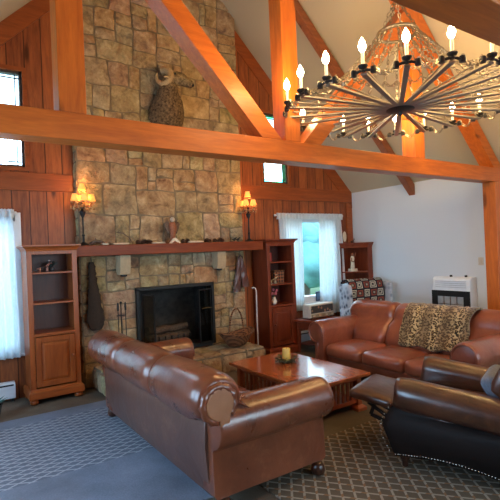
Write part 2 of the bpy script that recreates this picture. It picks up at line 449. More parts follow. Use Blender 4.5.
bm = BM(); prism(bm, [(3.98, EAVE-.04), (3.98, EAVE-.22), (0, RIDGE-.22), (0, RIDGE-.04)], 'y', -1.5, -1.38)
tag(obj('rafter', bm, M['dark_rafter'], bevel=.004), 'dark slim rafter on the right ceiling slope behind the orange truss', 'rafter')
bm = BM(); prism(bm, [(-3.98, EAVE-.04), (-3.98, EAVE-.22), (0, RIDGE-.22), (0, RIDGE-.04)], 'y', -1.5, -1.38)
tag(obj('rafter', bm, M['dark_rafter'], bevel=.004), 'dark slim rafter on the left ceiling slope above the left bookcase', 'rafter')

# ------------------------------------------------------------ stone fireplace
fp = thing('stone_fireplace', 'tan fieldstone chimney and fireplace rising to the roof', 'fireplace', (0, 0, 0))
OX0, OX1, OZ0, OZ1 = -.55, .65, .31, 1.25        # firebox opening
CW = 1.29; CY = -.15
TONES = [(.56, .40, .20), (.48, .35, .19), (.62, .47, .27), (.44, .31, .18), (.56, .35, .16), (.46, .24, .11), (.42, .34, .25), (.66, .53, .34), (.36, .27, .18), (.52, .37, .24)]
def split(rects, mx, mn, r):
    out = []
    st = list(rects)
    while st:
        x0, x1, z0, z1 = st.pop(); w, h = x1-x0, z1-z0
        lim = mx*(.6+.8*r.random())
        if max(w, h*1.35) > lim and max(w, h) > mn*2:
            k = .34+.32*r.random()
            if w > h*1.25 or (w > h*.8 and r.random() < .5): c = x0+w*k; st += [(x0, c, z0, z1), (c, x1, z0, z1)]
            else: c = z0+h*k; st += [(x0, x1, z0, c), (x0, x1, c, z1)]
        else: out.append((x0, x1, z0, z1))
    return out
def stones(bm, lay, rects, y, depth, r, gap=.004, roof=False):
    """rects in (u, z); bulged stone faces pushed towards -y"""
    for x0, x1, z0, z1 in rects:
        tone = [c*(.75+.45*r.random()) for c in r.choice(TONES)]
        j = .011; g = gap
        cs = [(x0+g+r.random()*j, z0+g+r.random()*j), (x1-g-r.random()*j, z0+g+r.random()*j), (x1-g-r.random()*j, z1-g-r.random()*j), (x0+g+r.random()*j, z1-g-r.random()*j)]
        w, h = x1-x0, z1-z0; nx, nz = 5, 4; d = depth*(.55+.6*r.random()); sd = r.random()*50
        def P(i, k):
            u, v = i/nx, k/nz
            a = Vector(cs[0]).lerp(Vector(cs[1]), u); b = Vector(cs[3]).lerp(Vector(cs[2]), u); p = a.lerp(b, v)
            e = min(u, 1-u)*w; f = min(v, 1-v)*h; q = min(1, min(e, f)/.03)
            # round the corners
            cu, cv = abs(u-.5)*2, abs(v-.5)*2
            if cu == 1 and cv == 1: p = p.lerp(Vector(((x0+x1)/2, (z0+z1)/2)), .04)
            dz = d*(.45+.55*q)+.012*noise.noise(Vector((p.x*6+sd, p.y*6, 0)))
            n_ = noise.noise(Vector((p.x*9, p.y*9, sd)))*.006
            return (p.x+n_, y-dz, p.y+n_)
        V = [[bm.verts.new(P(i, k)) for k in range(nz+1)] for i in range(nx+1)]
        fs = [bm.faces.new((V[i][k], V[i+1][k], V[i+1][k+1], V[i][k+1])) for i in range(nx) for k in range(nz)]
        ring = [V[i][0] for i in range(nx+1)]+[V[nx][k] for k in range(1, nz+1)]+[V[i][nz] for i in range(nx-1, -1, -1)]+[V[0][k] for k in range(nz-1, 0, -1)]
        B = [bm.verts.new((v.co.x, y+.01, v.co.z)) for v in ring]; n = len(ring)
        for i in range(n): fs.append(bm.faces.new((ring[i], B[i], B[(i+1) % n], ring[(i+1) % n])))
        for f in fs:
            f.smooth = True
            for l in f.loops: l[lay] = (*tone, 1)
r1 = random.Random(11)
bm = BM(); lay = bm.loops.layers.float_color.new('tone')
rects = split([(-CW, CW, 1.88, 3.0), (-CW, CW, 3.0, 4.4), (-CW, CW, 4.4, 6.7)], .50, .13, r1)
rects += split([(-CW, OX0, 0.0, 1.25), (OX1, CW, 0.0, 1.25), (-CW, CW, 1.25, 1.72)], .36, .11, r1)
stones(bm, lay, rects, CY, .032, r1)
# left and right flanks of the chimney breast
b2 = BM(); l2 = b2.loops.layers.float_color.new('tone')
stones(b2, l2, split([(CY, 0, 0, 1.72), (CY, 0, 1.88, 5.4)], .3, .1, r1), 0, .02, r1)
for v in b2.verts: v.co = Vector((-CW+v.co.y, v.co.x, v.co.z))
me = bpy.data.meshes.new('tmp'); b2.to_mesh(me); b2.free(); bm.from_mesh(me)
for v in bm.verts:
    pass
bmesh.ops.bisect_plane(bm, geom=bm.verts[:]+bm.edges[:]+bm.faces[:], plane_co=(0, 0, RIDGE), plane_no=(1, 0, 1), clear_outer=True)
bmesh.ops.bisect_plane(bm, geom=bm.verts[:]+bm.edges[:]+bm.faces[:], plane_co=(0, 0, RIDGE), plane_no=(-1, 0, 1), clear_outer=True)
for v in bm.verts:
    q = Vector((v.co.x+v.co.y, 0, v.co.z))
    k = min(1, max(0, min(abs(v.co.x-OX0), abs(v.co.x-OX1))/.12)) if v.co.z < OZ1+.05 else 1
    d = noise.noise_vector(q*2.3)*.035+noise.noise_vector(q*8+Vector((9, 0, 0)))*.014
    e = min(1, max(.25, (CW-abs(v.co.x))/.15))
    v.co.x += d.x*k*e; v.co.z += d.z*k
obj('stonework', bm, M['stone'], fp, smooth=60)
bm = BM()
prism(bm, [(-CW, 0), (OX0, 0), (OX0, OZ1), (-CW, OZ1)], 'y', CY, -.002); prism(bm, [(OX1, 0), (CW, 0), (CW, OZ1), (OX1, OZ1)], 'y', CY, -.002)
prism(bm, [(-CW, OZ1), (CW, OZ1), (CW, RIDGE-CW-.02), (0, RIDGE-.02), (-CW, RIDGE-CW-.02)], 'y', CY, -.002)
obj('mortar_bed', bm, M['mortar'], fp)
# firebox, built back through the wall
bm = BM()
box(bm, OX0-.02, OX0, CY+.01, .42, OZ0, OZ1); box(bm, OX1, OX1+.02, CY+.01, .42, OZ0, OZ1)
box(bm, OX0, OX1, .42, .44, OZ0, OZ1); box(bm, OX0, OX1, CY+.01, .42, OZ1, OZ1+.02); box(bm, OX0, OX1, CY+.01, .42, OZ0-.02, OZ0)
obj('firebox', bm, M['soot'], fp)
# hearth: raised stone bench
HX0, HX1, HY0, HY1, HZ = -1.18, 1.18, -.79, -.20, .30
bm = BM(); lay = bm.loops.layers.float_color.new('tone')
stones(bm, lay, split([(HX0, HX1, .0, HZ-.05)], .34, .1, r1), HY0+.03, .04, r1)
t2 = BM(); l2 = t2.loops.layers.float_color.new('tone')
stones(t2, l2, split([(HX0, HX1, HY0, CY-.02)], .42, .2, r1), 0, .03, r1, gap=.003)
for v in t2.verts: v.co = Vector((v.co.x, v.co.z, HZ-.03-v.co.y))
me = bpy.data.meshes.new('tmp'); t2.to_mesh(me); bm.from_mesh(me); t2.free()
for sx in (HX0, HX1):
    t2 = BM(); l2 = t2.loops.layers.float_color.new('tone')
    stones(t2, l2, split([(HY0, CY, 0, HZ-.05)], .3, .1, r1), 0, .03, r1)
    for v in t2.verts: v.co = Vector((sx+(v.co.y if sx < 0 else -v.co.y), v.co.x, v.co.z))
    me = bpy.data.meshes.new('tmp'); t2.to_mesh(me); bm.from_mesh(me); t2.free()
obj('hearth', bm, M['stone'], fp, smooth=60)
obj('hearth_core', box(BM(), HX0+.005, HX1-.005, HY0+.025, CY, .001, HZ-.025), M['mortar'], fp)
obj('mantel_shelf', box(BM(), -1.41, 1.50, -.42, CY-.0, 1.735, 1.875), M['mantel'], fp, bevel=.008)
for x in (-.75, .755):
    b = BM(); prism(b, [(-.36, 1.733), (-.36, 1.60), (-.33, 1.47), (-.21, 1.47), (-.16, 1.53), (-.16, 1.733)], 'x', x-.075, x+.075)
    c = obj('corbel', b, M['corbel'], fp, bevel=.008)
    c['label'] = 'pale cut stone corbel'
    bb = BM(); lathe(bb, [(.03, 1.44), (.045, 1.45), (.045, 1.47), (.02, 1.475)], (x, -.27, 0), 10); obj('corbel_knob', bb, M['iron'], c)

# black metal surround with glass doors, the right door folded open
ins = thing('fireplace_door_frame', 'black metal fireplace surround with folding glass doors in the stone opening', 'fireplace doors', (.05, -.2, OZ0))
fx = (OX1-OX0)/2; fh = OZ1-OZ0
bm = BM(); k = .025
box(bm, -fx-.02, -fx+k, -.03, .03, 0.02, fh); box(bm, fx-k, fx+.02, -.03, .03, 0.02, fh); box(bm, -fx-.02, fx+.02, -.03, .03, fh-.03, fh+.02); box(bm, -fx-.02, fx+.02, -.03, .03, .02, .055)
obj('frame', bm, M['iron'], ins, bevel=.006)
gm = NT('smoky_door_glass', .03); gm.b.inputs['Transmission Weight'].default_value = 1; gm.b.inputs['IOR'].default_value = 1.35; gm.base((.30, .28, .24)); M['smoke'] = gm.m
def door(x, rz):
    d = bpy.data.objects.new('door', None); link(d, ins); d.location = (x, -.03, .06); d.rotation_euler = (0, 0, rz)
    w = .26; h = fh-.13; b = BM()
    box(b, 0, w, -.008, .008, 0, .02); box(b, 0, w, -.008, .008, h-.02, h); box(b, 0, .018, -.008, .008, 0, h); box(b, w-.018, w, -.008, .008, 0, h)
    obj('door_frame', b, M['iron'], d); obj('door_glass', box(BM(), .018, w-.018, -.003, .003, .02, h-.02), M['smoke'], d)
door(fx-.05, math.radians(198)); door(-fx+.05, math.radians(-70))
bm = BM(); tube(bm, [(fx-.26, -.14, fh*.62), (fx-.17, -.15, fh*.63), (fx-.09, -.12, fh*.62)], .008, 6); obj('door_handle', bm, M['brass'], ins)

g = thing('fire_grate', 'black iron grate holding logs inside the fireplace', 'grate', (.02, .12, OZ0))
bm = BM()
for i in range(7): x = -.3+i*.1; tube(bm, [(x, -.17, .2), (x, -.16, .09), (x, .12, .09), (x, .16, .2)], .011, 6)
for y in (-.12, .1): bar(bm, (-.34, y, .09), (.34, y, .09), .022, .022)
for x in (-.3, .3):
    for y in (-.12, .1): box(bm, x-.012, x+.012, y-.012, y+.012, 0, .09)
obj('grate_bars', bm, M['iron'], g)
M['bark'] = plain('charred_log', (.09, .06, .04), .9, var=.6, sc=18)
for i, (y, z, a, r) in enumerate(((-.08, .165, .04, .06), (.07, .17, -.06, .065), (0, .28, .10, .055))):
    b = BM(); tube(b, [(-.34+j*.085, y+a*(j-4)*.12, z+.012*math.sin(j*1.7+i)) for j in range(9)], [r*(1+.08*math.sin(j*2.3+i)) for j in range(9)], 12)
    o = obj('firewood_log', b, M['bark'], None, smooth=50); o.location = (.02, .12, OZ0)
    tag(o, ['charred split log lying at the front of the fire grate', 'charred log lying at the back of the fire grate', 'charred log laid across the two logs on the grate'][i], 'log', 'logs in the fireplace')

# ------------------------------------------------------------ bookcases
def bookcase(name, label, x0, x1, y0, h, mz, mx, mi, shelves, zdoor, knob_side, bun):
    t = thing(name, label, 'bookcase', ((x0+x1)/2, y0, 0)); w = (x1-x0)/2; d = -y0-.04
    zb = .07 if bun else .03
    bm = BM(); box(bm, -w, -w+.03, 0.0, d, zb+.10, h-.06); box(bm, w-.03, w, 0.0, d, zb+.10, h-.06); obj('side_panel', bm, mz, t, bevel=.003)
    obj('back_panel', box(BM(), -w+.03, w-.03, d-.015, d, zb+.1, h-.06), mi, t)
    bm = BM()   # face frame
    box(bm, -w-.004, -w+.055, -.012, .012, zb+.10, h-.06); box(bm, w-.055, w+.004, -.012, .012, zb+.10, h-.06)
    box(bm, -w+.055, w-.055, -.012, .012, h-.115, h-.06); box(bm, -w+.055, w-.055, -.012, .012, zdoor, zdoor+.03)
    obj('face_frame', bm, mz, t, bevel=.002)
    for z in shelves:
        obj('shelf', box(BM(), -w+.03, w-.03, .0, d-.015, z-.022, z), mx, t, bevel=.003)
    obj('shelf', box(BM(), -w+.03, w-.03, -.016, d-.015, zdoor+.008, zdoor+.036), mx, t, bevel=.003)
    # cornice
    bm = BM()
    rings = []
    for o_, z in ((0.004, h-.075), (.012, h-.06), (.018, h-.045), (.045, h-.022), (.05, h-.018), (.05, h)):
        rings.append([(-w-o_, -o_-.01, z), (w+o_, -o_-.01, z), (w+o_, d, z), (-w-o_, d, z)])
    loft(bm, rings); obj('cornice', bm, mx, t)
    # plinth
    bm = BM(); rings = []
    for o_, z in ((.03, zb), (.03, zb+.07), (.024, zb+.085), (.006, zb+.10), (.004, zb+.115)):
        rings.append([(-w-o_, -o_-.008, z), (w+o_, -o_-.008, z), (w+o_, d, z), (-w-o_, d, z)])
    loft(bm, rings); obj('plinth', bm, mx, t)
    # door with raised panel
    z0, z1 = zb+.135, zdoor-.008; xw = w-.06
    bm = BM(); s = .062; y = -.026
    box(bm, -xw, -xw+s, y, -.004, z0, z1); box(bm, xw-s, xw, y, -.004, z0, z1); box(bm, -xw+s, xw-s, y, -.004, z0, z0+s); box(bm, -xw+s, xw-s, y, -.004, z1-s, z1)
    dr = obj('door', bm, mz, t, bevel=.004)
    bm = BM(); a, b_ = -xw+s, xw-s
    def rg(i, yy): return [(a+i, yy, z0+s+i), (b_-i, yy, z0+s+i), (b_-i, yy, z1-s-i), (a+i, yy, z1-s-i)]
    loft(bm, [rg(0, -.004), rg(0, -.010), rg(.005, -.012), rg(.035, -.024), rg(.037, -.024)])
    obj('door_panel', bm, mz, dr)
    kx = knob_side*(xw-.028)
    bm = BM(); bmesh.ops.create_uvsphere(bm, u_segments=12, v_segments=8, radius=.017, matrix=Matrix.Translation((kx, -.048, (z0+z1)/2+.04)))
    tube(bm, [(kx, -.026, (z0+z1)/2+.04), (kx, -.045, (z0+z1)/2+.04)], .008, 8)
    obj('knob', bm, mz, dr, smooth=180)
    if bun:
        for sx in (-1, 1):
            for yy in (.02, d-.05):
                b = BM(); lathe(b, [(.025, 0), (.045, .012), (.052, .032), (.045, .055), (.028, .07)], (sx*(w-.03), yy, 0), 16); obj('bun_foot', b, mz, t, smooth=180)
    else:
        b = BM(); box(b, -w-.02, w+.02, -.02, d, 0, zb); obj('base', b, mz, t)
    return t
bookcase('bookcase', 'honey oak bookcase left of the fireplace with a panelled door and bun feet', -1.975, -1.41, -.45, 1.895, M['case'], M['case_x'], M['case_in'], (1.565, 1.20), .80, 1, True)
bookcase('bookcase', 'dark reddish bookcase between the fireplace and the curtained window', 1.535, 2.10, -.45, 1.90, M['cherry'], M['cherry_x'], M['cherry_in'], (1.53, 1.165), .79, -1, False)

# ------------------------------------------------------------ sofas
def arcpts(cx, cy, r, a0, a1, n):
    return [(cx+r*math.cos(math.radians(a0+(a1-a0)*i/n)), cy+r*math.sin(math.radians(a0+(a1-a0)*i/n))) for i in range(n+1)]
def roll_loft(bm, sec, s0, s1, edge, axis, n=10, shrink=.05, cen=None, puff=0.0):
    """section swept s0..s1 with rounded ends; sec = list of 2D pts"""
    cx = sum(p[0] for p in sec)/len(sec); cy = sum(p[1] for p in sec)/len(sec)
    if cen: cx, cy = cen
    st = []
    for i in range(6): a = i/5*PI/2; st.append((s0+edge*(1-math.sin(a)) if False else s0+edge*(1-math.cos(a)), 1-shrink*(1-math.sin(a))))
    for i in range(1, n): st.append((s0+edge+(s1-s0-2*edge)*i/n, 1+puff*math.sin(PI*i/n)))
    for i in range(6): a = (1-i/5)*PI/2; st.append((s1-edge*(1-math.cos(a)), 1-shrink*(1-math.sin(a))))
    rings = []
    for s, k in st:
        ring = []
        for p in sec:
            a, b = cx+(p[0]-cx)*k, cy+(p[1]-cy)*k
            ring.append((s, a, b) if axis == 'x' else (a, s, b))
        rings.append(ring)
    return loft(bm, rings)
def sofa(name, label, L, loc, rz, lea, leaback, arm_w=.29, disc=True):
    t = thing(name, label, 'sofa', loc, rz); h = L/2; inn = h-arm_w
    # local: faces -y, length along x
    bm = BM(); box(bm, -inn-.02, inn+.02, -.44, .36, .10, .27); obj('base_rail', bm, lea, t, bevel=.02)
    # outer back
    bm = BM()
    sec = [(.30, .09), (.43, .09), (.455, .20), (.475, .42), (.465, .60), (.42, .66), (.32, .66), (.25, .40)]
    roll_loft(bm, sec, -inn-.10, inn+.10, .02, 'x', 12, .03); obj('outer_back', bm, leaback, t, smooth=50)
    # seat cushions
    w = 2*inn/3
    for i in range(3):
        x0 = -inn+i*w
        b = BM(); cushion(b, x0+.006, x0+w-.006, -.50, .13, .25, .42, .055, .035, 12, .03); obj('seat_cushion', b, lea, t, smooth=180)
    # rolled back pillows
    bw = (2*h-.06)/3
    sec = [(.02, .40), (.06, .52), (.11, .64)]+arcpts(.43, .755, .178, 190, -75, 16)+[(.42, .54), (.36, .40)]
    for i in range(3):
        x0 = -h+.03+i*bw; x1 = x0+bw
        b = BM(); roll_loft(b, sec, x0+.002, x1-.002, .10, 'x', 10, .26, (.42, .72), .03)
        for v in b.verts:       # below the arms' tops the pillow stays between the arms
            if abs(v.co.x) > inn-.02 and v.co.z < .66:
                k = min(1, (.66-v.co.z)/.06); v.co.x += (math.copysign(inn-.02, v.co.x)-v.co.x)*k
        rough(b, .006, 5, i*3); p = obj('back_cushion', b, lea, t, smooth=180)
        # lower part of the pillow sits between the arms
        if disc and i in (0, 2):
            xe = x0 if i == 0 else x1; sg = -1 if i == 0 else 1
            b = BM(); circ = arcpts(.445, .745, .112, 225, -85, 26)
            tube(b, [(xe-sg*.004+.004*math.sin(k*2.1), a, z) for k, (a, z) in enumerate(circ)], [.026+.007*math.sin(k*2.4) for k in range(len(circ))], 8)
            obj('piping', b, M['welt'] if False else lea, p, smooth=180)
            b = BM(); face = arcpts(.445, .745, .102, 225, -85, 20)+[(.45, .60), (.38, .60)]
            prism(b, face, 'x', xe-.03 if sg > 0 else xe-.022, xe+.022 if sg > 0 else xe+.03); obj('end_disc', b, M['tan_leather'] if lea == M['leather'] else lea, p, bevel=.008)
    # arms
    for sg in (-1, 1):
        x = sg*inn
        top = arcpts(.135, .57, .155, 170, -75, 18)
        sec = [(0, .10), (0, .50)]+top+[(.165, .40), (.175, .10)]
        sec = [(x+sg*a, b) for a, b in sec]
        b = BM(); cx, cz = x+sg*.13, .50
        roll_loft(b, sec, -.52, .45, .035, 'y', 10, .07, (cx, cz)); rough(b, .004, 4, sg)
        a = obj('arm', b, lea, t, smooth=42)
        # front scroll
        b = BM(); ring = arcpts(.135, .57, .135, 200, -100, 22)
        tube(b, [(x+sg*p, -.522, q) for p, q in ring]+[(x+sg*.10, -.524, .40), (x+sg*.11, -.524, .25), (x+sg*.12, -.522, .12)], .013, 8)
        obj('piping', b, lea, a, smooth=180)
    for xx in (-h+.12, h-.12):
        for yy in (-.44, .38):
            b = BM(); lathe(b, [(.03, 0), (.048, .015), (.055, .045), (.048, .075), (.03, .10)], (xx, yy, 0), 16); obj('bun_foot', b, M['foot_wood'], t, smooth=180)
    return t
s1 = sofa('leather_sofa', 'brown leather three seat sofa seen from behind, left of the coffee table', 2.56, (-.96, -2.63, .012), PI/2, M['leather'], M['leather_back'])
s2 = sofa('leather_sofa', 'russet leather sofa along the white wall with a leopard throw on its back', 2.46, (1.94, -2.75, 0), -PI/2, M['leather2'], M['leather_back'])
# small upholstery pins on the back sofa
for i, (y, z) in enumerate(((-3.87, .50), (-3.83, .40), (-3.45, .42), (-2.65, .40), (-3.2, .33))):
    pass

# ------------------------------------------------------------ coffee table
CT = thing('coffee_table', 'low mission style wooden coffee table with slatted ends between the sofas', 'coffee table', (.435, -2.40, 0), 0)
hx, hy = .435, .71
obj('table_top', box(BM(), -hx, hx, -hy, hy, .365, .40), M['table'], CT, bevel=.006)
bm = BM(); box(bm, -hx+.09, hx-.09, -hy+.10, -hy+.125, .31, .365); box(bm, -hx+.09, hx-.09, hy-.125, hy-.10, .31, .365); box(bm, -hx+.07, -hx+.095, -hy+.1, hy-.1, .31, .365); box(bm, hx-.095, hx-.07, -hy+.1, hy-.1, .31, .365)
obj('apron', bm, M['table_leg'], CT, bevel=.002)
for sx in (-1, 1):
    for sy in (-1, 1):
        x, y = sx*(hx-.085), sy*(hy-.115); b = BM(); box(b, x-.03, x+.03, y-.03, y+.03, .03, .365)
        lg = obj('leg', b, M['table_leg'], CT, bevel=.003)
        b = BM(); loft(b, [[(x-a, y-a, z), (x+a, y-a, z), (x+a, y+a, z), (x-a, y+a, z)] for a, z in ((.065, 0), (.065, .03), (.035, .055))]); obj('foot_block', b, M['table_leg'], lg)
for sy in (-1, 1):
    y = sy*(hy-.115)
    obj('lower_rail', box(BM(), -hx+.115, hx-.115, y-.012, y+.012, .075, .115), M['table_leg'], CT, bevel=.002)
    for i in range(9):
        x = -.26+i*.065; wd = .022 if i % 4 else .030
        obj('slat', box(BM(), x-wd/2, x+wd/2, y-.008, y+.008, .115, .31), M['table_leg'], CT)
for sx in (-1, 1):
    x = sx*(hx-.085)
    obj('lower_rail', box(BM(), x-.012, x+.012, -hy+.145, hy-.145, .075, .115), M['table_leg'], CT, bevel=.002)
    for i in range(16):
        y = -.525+i*.07
        obj('slat', box(BM(), x-.008, x+.008, y-.011, y+.011, .115, .31), M['table_leg'], CT)
obj('lower_shelf', box(BM(), -hx+.1, hx-.1, -hy+.13, hy-.13, .095, .112), M['table_leg'], CT)
# candle in a greenery ring
wx = NT('yellow_wax', .45); wx.base((.72, .50, .12)); wx.b.inputs['Subsurface Weight'].default_value = .3; wx.b.inputs['Subsurface Radius'].default_value = (.03, .02, .01); M['wax'] = wx.m
cn = thing('pillar_candle', 'yellow pillar candle in the centre of the coffee table', 'candle', (.50, -2.17, .40))
bm = BM(); lathe(bm, [(.0, .012), (.044, .012), (.047, .02), (.047, .155), (.042, .163), (.030, .157), (.0, .154)], n=20); obj('wax_body', bm, M['wax'], cn, smooth=60)
bm = BM(); tube(bm, [(0, 0, .152), (.002, 0, .175)], .002, 6); obj('wick', bm, M['iron'], cn)
bm = BM(); lathe(bm, [(0, 0), (.055, 0), (.06, .01), (0, .012)], n=18); obj('candle_plate', bm, M['iron'], cn)
M['leaf'] = plain('dark_green_leaf', (.045, .07, .035), .5, var=.4, sc=30); M['berry'] = plain('pale_green_bud', (.28, .30, .12), .5)
gr = thing('candle_ring', 'dark green leafy wreath around the yellow candle', 'candle ring', (.50, -2.17, .40))
bm = BM(); b2 = BM(); rr = random.Random(3)
tube(bm, [(.072*math.cos(a*PI/10), .072*math.sin(a*PI/10), .018) for a in range(21)], .008, 6)
for i in range(150):
    a = rr.random()*2*PI; r = .068+rr.random()*.055; c = Vector((r*math.cos(a), r*math.sin(a), .012+rr.random()*.05)); dr = Vector((math.cos(a+rr.uniform(-1, 1)), math.sin(a+rr.uniform(-1, 1)), rr.uniform(.0, .8))).normalized()
    sd = dr.cross(Vector((0, 0, 1))).normalized()*.013; L = .045
    v = [bm.verts.new(c), bm.verts.new(c+dr*L*.5+sd), bm.verts.new(c+dr*L), bm.verts.new(c+dr*L*.5-sd)]; bm.faces.new(v)
for i in range(10):
    a = rr.random()*2*PI; obj('bud', ball(BM(), (.085*math.cos(a), .085*math.sin(a), .04), .009, 8), M['berry'], gr, smooth=180)
obj('leaves', bm, M['leaf'], gr); b2.free()

# ------------------------------------------------------------ recliner
RC = thing('leather_recliner', 'dark brown leather recliner with its footrest raised and nailhead trim', 'recliner', (.58, -4.34, .012), PI+math.radians(20))
# local: faces -y; after rotation faces the fireplace.  x>0 local = world -x (near side)
def arm_side(sg):
    b = BM(); x = sg*.46
    def prof(y):      # height of the lower edge: serpentine
        return .10+.055*math.sin((y+.45)*PI/1.0)*1.0
    rings = []
    for i in range(15):
        u = i/14; y = -.44+u*.95
        wv = .012*math.sin(u*PI)
        zt = .60-.10*u; k = 1-.12*max(0, (.12-u)/.12)
        zb_ = .095-.02*u+.035*math.sin(u*PI*1.3)
        xin = x-sg*.17; xo = x+sg*.0
        sec = [(xin, zb_), (xin, .48)]+[(x-sg*.07+sg*a, b2_) for a, b2_ in [(p[0], p[1]) for p in arcpts(0, zt-.03, .125*k, 170, -70, 12)]]+[(xo, .42), (xo+sg*(.02+wv), .33), (xo, zb_)]
        rings.append([(p[0], y+(.03 if u == 0 else 0)-.11*max(0, 1-u/.35)*math.sin(PI*min(1, max(0, p[1]-.06)/.46)), p[1]) for p in sec])
    loft(b, rings); return b
for sg in (1, -1):
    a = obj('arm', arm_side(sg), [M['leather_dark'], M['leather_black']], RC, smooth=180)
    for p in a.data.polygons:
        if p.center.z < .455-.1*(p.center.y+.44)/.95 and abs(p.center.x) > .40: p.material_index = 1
    b = BM()
    for i in range(46):
        u = i/45; y = -.43+u*.93; z = .11-.02*u+.035*math.sin(u*PI*1.3)
        ball(b, (sg*.463, y, z), .0065, 6)
    for i in range(14):
        z = .13+i*.028; ball(b, (sg*(.462+.012*(z > .25)), -.425-.11*math.sin(PI*min(1, (z-.06)/.46)), z), .006, 6)
    obj('nailhead_trim', b, M['nail'], a, smooth=180)
bm = BM(); box(bm, -.29, .29, -.40, .45, .12, .30); obj('base_frame', bm, M['leather_black'], RC, bevel=.02)
b = BM(); cushion(b, -.285, .285, -.47, .22, .29, .46, .05, .03); obj('seat_cushion', b, M['leather_dark'], RC, smooth=180)
b = BM(); box(b, -.30, .30, -.10, .10, -.38, .42)
b.free(); b = BM(); cushion(b, -.31, .31, -.10, .10, -.42, .40, .07, .02, 12, .05); bk = obj('backrest', b, M['leather_dark'], RC, smooth=180)
bk.location = (0, .50, .78); bk.rotation_euler = (math.radians(-32), 0, 0)
for sg in (-1, 1):
    b = BM(); cushion(b, -.05, .05, -.14, .08, -.25, .28, .045, .01, 8, .02); o = obj('backrest_wing', b, M['leather_dark'], RC, smooth=180); o.location = (sg*.335, .46, .80); o.rotation_euler = (math.radians(-32), 0, 0)
b = BM(); cushion(b, -.30, .30, -.19, .19, -.04, .04, .035, .02, 12, .02); fr = obj('footrest', b, M['leather_dark'], RC, smooth=180)
fr.location = (0, -.68, .44); fr.rotation_euler = (math.radians(-8), 0, 0)
for sg in (-1, 1):
    x = sg*.24; b = BM()
    bar(b, (x, -.72, .40), (x, -.50, .27), .012, .03); bar(b, (x, -.62, .40), (x, -.42, .33), .012, .03); bar(b, (x, -.70, .30), (x, -.42, .22), .012, .03); bar(b, (x, -.70, .30), (x, -.66, .40), .012, .03)
    obj('footrest_linkage', b, M['iron'], RC)
for sg in (-1, 1):
    for y in (-.38, .42):
        b = BM(); lathe(b, [(.018, 0), (.024, .01), (.022, .04), (.034, .06), (.048, .09), (.050, .13)], (sg*.39, y, 0), 14); obj('leg', b, M['foot_wood'], RC, smooth=180)
b = BM(); cushion(b, -.22, .22, -.16, .16, -.06, .06, .055, .05, 10); o = obj('throw_pillow', b, M['pillow'], None, smooth=180)
o.matrix_world = Matrix.Translation((.62, -4.60, .60)) @ Matrix.Rotation(math.radians(20), 4, 'Z') @ Matrix.Rotation(math.radians(58), 4, 'X')
tag(o, 'grey blue cushion lying on the seat of the dark recliner', 'pillow')

# ------------------------------------------------------------ leopard throw
def leopard():
    n = NT('leopard_plush', .95, .1); v = n.co((1, 1, 1), 'UV')
    w = n.n('TexNoise', {'Vector': v, 'Scale': 9.0, 'Detail': 2.0}).outputs['Color']
    vv = n.n('VectorMath', {0: v, 1: n.n('VectorMath', {0: w, 3: .06}, operation='SCALE').outputs[0]}, operation='ADD').outputs[0]
    vo = n.n('TexVoronoi', {'Vector': vv, 'Scale': 44.0}).outputs[0]
    ring = n.ramp(vo, [(.0, (.28, .15, .06)), (.20, (.26, .14, .055)), (.27, (.018, .012, .008)), (.48, (.022, .015, .01)), (.56, (.50, .36, .18)), (1, (.66, .50, .29))])
    X = n.xyz(v); st = n.math('MULTIPLY', n.math('ADD', n.math('SINE', n.math('MULTIPLY', X[0], 23.0)), 1.0), .5)
    c = n.mix(n.math('MULTIPLY', st, .72), ring, (.09, .055, .03), 'MIX')
    n.base(c).bump(n.noise(90, 2, n.co()), .6, .01); n.b.inputs['Sheen Weight'].default_value = .3
    return n.m
M['leopard'] = leopard()
def drape(name, path, x0, x1, nu, mats, parent, thick=.02, wav=.02, sway=0, axis='y', hem=.02, seed=0):
    """cloth lying over path (list of (across, z)); x0..x1 runs along the piece"""
    # resample the path
    P = [Vector(p) for p in path]; Ls = [0]
    for a, b in zip(P, P[1:]): Ls.append(Ls[-1]+(b-a).length)
    n = 34; bm = BM(); uv = bm.loops.layers.uv.new('uv'); V = []
    def at(s):
        for i in range(len(P)-1):
            if s <= Ls[i+1]+1e-9:
                return P[i].lerp(P[i+1], (s-Ls[i])/(Ls[i+1]-Ls[i]))
        return P[-1]
    for i in range(nu+1):
        u = i/nu; row = []
        for k in range(n+1):
            s = Ls[-1]*k/n
            q = at(s); q2 = at(min(Ls[-1], s+.01)); q1 = at(max(0, s-.01)); t = (q2-q1).normalized(); nn = Vector((-t.y, t.x))
            e = wav*(math.sin(u*19+seed)+.5*math.sin(u*41+1+seed)); h = min(1, k/n*1.6)
            q = q+nn*(abs(e)*.5)*(.3+.7*h)
            xx = x0+(x1-x0)*u+sway*(k/n)+.01*math.sin(k*.5+i)
            zz = q.y - (hem*math.sin(u*14+seed) if k == n else 0)
            row.append((bm.verts.new((xx, q.x, zz) if axis == 'x' else (q.x, xx, zz)), (u*abs(x1-x0), s)))
        V.append(row)
    for i in range(nu):
        for k in range(n):
            c = (V[i][k], V[i+1][k], V[i+1][k+1], V[i][k+1]); f = bm.faces.new([a[0] for a in c])
            for l, a in zip(f.loops, c): l[uv].uv = a[1]
    o = obj(name, bm, mats, parent, smooth=180)
    sm = o.modifiers.new('solid', 'SOLIDIFY'); sm.thickness = thick; sm.offset = 0
    return o
# path over the back of sofa 2 in world X (across) and Z; sofa local y -> world x
# sofa 2: world x = 1.90 + local y
pp = [(1.90+a, b) for a, b in ([(.03, .47), (.075, .56), (.11, .66)]+arcpts(.355, .755, .205, 190, 10, 12)+[(.565, .62), (.555, .45)])]
th = drape('leopard_throw', pp[::-1], -2.62, -3.52, 40, M['leopard'], None, .022, .03, .0, 'y')
tag(th, 'leopard print plush throw draped over the back of the russet sofa', 'throw blanket')

